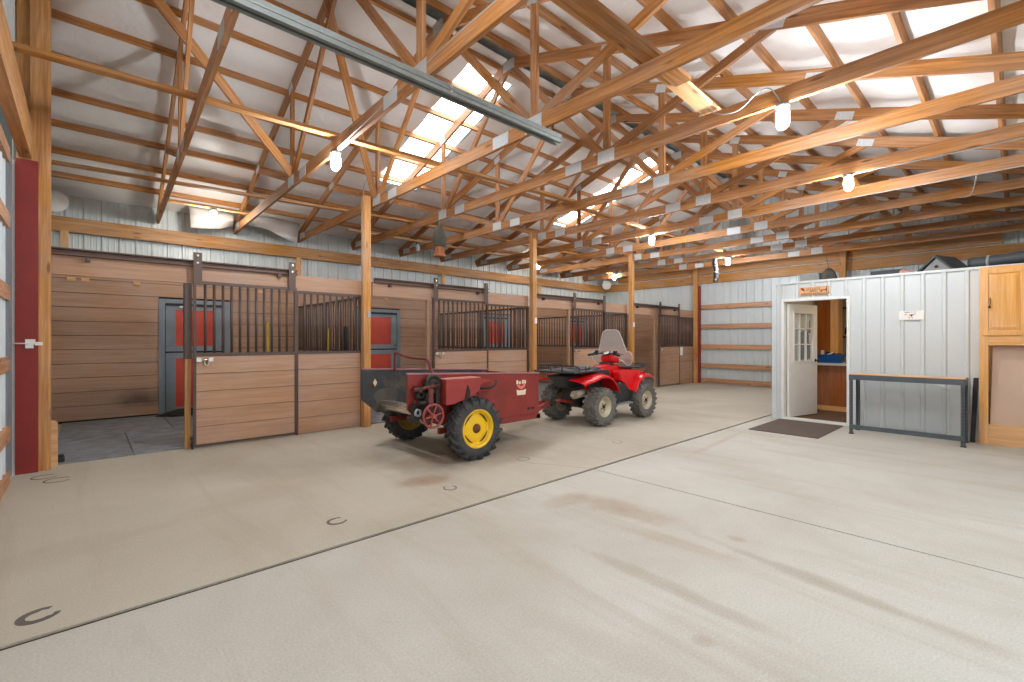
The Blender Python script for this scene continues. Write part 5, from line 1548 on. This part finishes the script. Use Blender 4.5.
jar_lamp('lit jar lamp above the red four wheeler, left of the far gable', 8.41, 4.98, 3.5)
jar_lamp('small lit jar lamp before the far gable wall, left of the office', 12.11, 5.0, 3.5)
jar_lamp('small lit jar lamp over the last stall beside the third post', 13.3, 9.3, 3.64, bulb='bulb_dim')
jar_lamp('unlit clear jar lamp under the eave between the first and second posts', 5.68, 9.4, 3.64, False)
jar_lamp('small lit jar lamp tucked against the second post near the eave', 9.67, 9.4, 3.64, bulb='bulb_dim')
jar_lamp('added jar lamp out of view under the first trusses, lighting the near floor', .75, 1.45, 3.5)  # extra lamp outside the view, added to brighten the near end
# round reflectors in the eave corners
for (x, y, z, lab) in ((-.36, 10.42, 3.60, 'round white reflector lamp high in the near eave corner'), (14.3, 10.35, 3.42, 'round white reflector lamp high in the far eave corner')):
    r = thing('reflector_lamp', lab, 'lamp', (x, y, z), 'corner reflector lamps')
    d = V((0.02 - .0 * x, -1, -.35)) if x < 1 else V((-.7, -.7, -.2))
    bm = new_bm(); lathe(bm, [(0, -.05), (.05, -.05), (.12, -.01), (.165, .03), (.17, .03), (.125, -.02), (.05, -.065), (0, -.065)], (x, y, z), d, 24); obj('dish', bm, M['white'], r)
    bm = new_bm(); lathe(bm, [(0, .06), (.05, .055), (.10, .04), (.158, .028)], (x, y, z), d, 20); obj('lens', bm, M['paper'], r)
    bm = new_bm(); cyl(bm, (x, y + .05, z), (x, y + .2, z + .1), .015, n=8); obj('arm', bm, M['galv'], r)
# lantern on the fourth truss
lx, ly = 4.66, 6.98
r = thing('hanging_lantern', 'dark olive hanging ornament with a rusty orange lower end', 'lantern', (lx, ly, 3.5))
bm = new_bm(); cyl(bm, (lx, ly, 3.52), (lx, ly, 3.40), .006, n=6); obj('hook', bm, M['cord'], r)
bm = new_bm(); lathe(bm, [(0, 3.42), (.045, 3.41), (.06, 3.37), (.075, 3.34), (.105, 3.29), (.125, 3.20), (.12, 3.12), (.10, 3.05), (.085, 3.03), (0, 3.03)], (lx, ly, 0), (0, 0, 1), 20); obj('hood', bm, M['owl'], r)
bm = new_bm(); lathe(bm, [(0, 3.035), (.085, 3.03), (.088, 2.96), (.10, 2.90), (.115, 2.875), (.115, 2.86), (0, 2.86)], (lx, ly, 0), (0, 0, 1), 8, smooth=False); obj('base', bm, M['orange'], r)
# dark work light under the tenth truss
wx, wy = 12.15, 5.35
r = thing('work_light', 'dark twin headed work light hanging before the far gable wall', 'lamp', (wx, wy, 3.5))
bm = new_bm(); tube(bm, smooth_path([(wx, wy, 3.5), (wx - .02, wy, 3.35), (wx, wy - .03, 3.2), (wx - .01, wy - .03, 2.95)]), [.06] * 18 + [.05], 10); obj('body', bm, M['black'], r)
bm = new_bm()
for z in (3.3, 3.12, 2.92): lathe(bm, [(0, .05), (.05, .04), (.055, 0), (0, 0)], (wx - .05, wy - .03, z), (-1, -.5, 0), 12)
obj('lamp_head', bm, M['darkgrey'], r)
# cables
def cable(label, pts, rad=.007):
    bm = new_bm(); tube(bm, smooth_path(pts, 6), rad, 6)
    tag(obj('electric_cable', bm, M['cord']), label, 'cable', 'lamp cables')
cable('grey cable looping between truss and the brightest jar lamp', [(4.60, 2.15, 3.74), (4.58, 2.0, 3.60), (4.585, 1.8, 3.56), (4.58, 1.62, 3.66), (4.60, 1.52, 3.66), (4.60, 1.44, 3.52)])
cable('grey cable running under the sixth truss to the second open floor lamp', [(7.24, -.3, 3.49), (7.23, .5, 3.488), (7.21, 1.2, 3.488), (7.2, 1.42, 3.48)])
cable('grey cable stapled under the seventh truss', [(8.40, -.4, 3.49), (8.39, 1.0, 3.485), (8.39, 2.5, 3.488), (8.41, 4.9, 3.488)])
cable('pale cable slung between trusses near the office', [(8.45, .35, 3.49), (8.9, .42, 3.36), (9.6, .6, 3.5)])
cable('dark cable along the second truss to its lit lamp', [(1.985, 1.2, 3.60), (2.02, 2.6, 3.63), (2.05, 4.0, 3.56), (2.06, 5.1, 3.50)])
# twin-socket fixtures along the far trusses
for x, y in ((9.64, 3.5), (10.87, 3.9), (12.11, 4.2), (9.64, 6.2), (10.87, 2.6), (12.11, 2.9)):
    pass

# ================================================================== daylight and camera
w = bpy.data.worlds.new('overcast sky'); SC.world = w
w.use_nodes = True
nt = w.node_tree
bg = nt.nodes['Background']
bg.inputs['Color'].default_value = (0.86, 0.93, 1.0, 1)
bg.inputs['Strength'].default_value = 1.4
# portal in the added side doorway: only guides the sky light coming in
L = bpy.data.lights.new('doorway_portal', 'AREA'); L.shape = 'RECTANGLE'; L.size = 4.9; L.size_y = 3.1
L.cycles.is_portal = True
lo = bpy.data.objects.new('doorway_portal', L); COL.objects.link(lo)
lo.location = (3.15, YR - .02, 1.55); lo.rotation_euler = (math.radians(-90), 0, 0)
lo.rotation_euler = (math.radians(90), 0, 0)

cam = bpy.data.cameras.new('camera')
co = bpy.data.objects.new('camera', cam); COL.objects.link(co)
cam.sensor_width = 36.0
cam.lens = 464.0 / 1024.0 * 36.0
cam.shift_y = -1.0 / 1024.0
cam.clip_start = 0.02
co.location = (0, 0, H)
co.rotation_euler = (math.radians(90), 0, math.radians(-42.6))
SC.camera = co
vs_ = SC.view_settings
vs_.view_transform = 'Standard'; vs_.look = 'None'; vs_.gamma = 1.0; vs_.use_curve_mapping = False
vs_.exposure = 0.27
SC.cycles.use_denoising = True
SC.cycles.sample_clamp_indirect = 8.0
SC.cycles.max_bounces = 10
SC.cycles.diffuse_bounces = 6
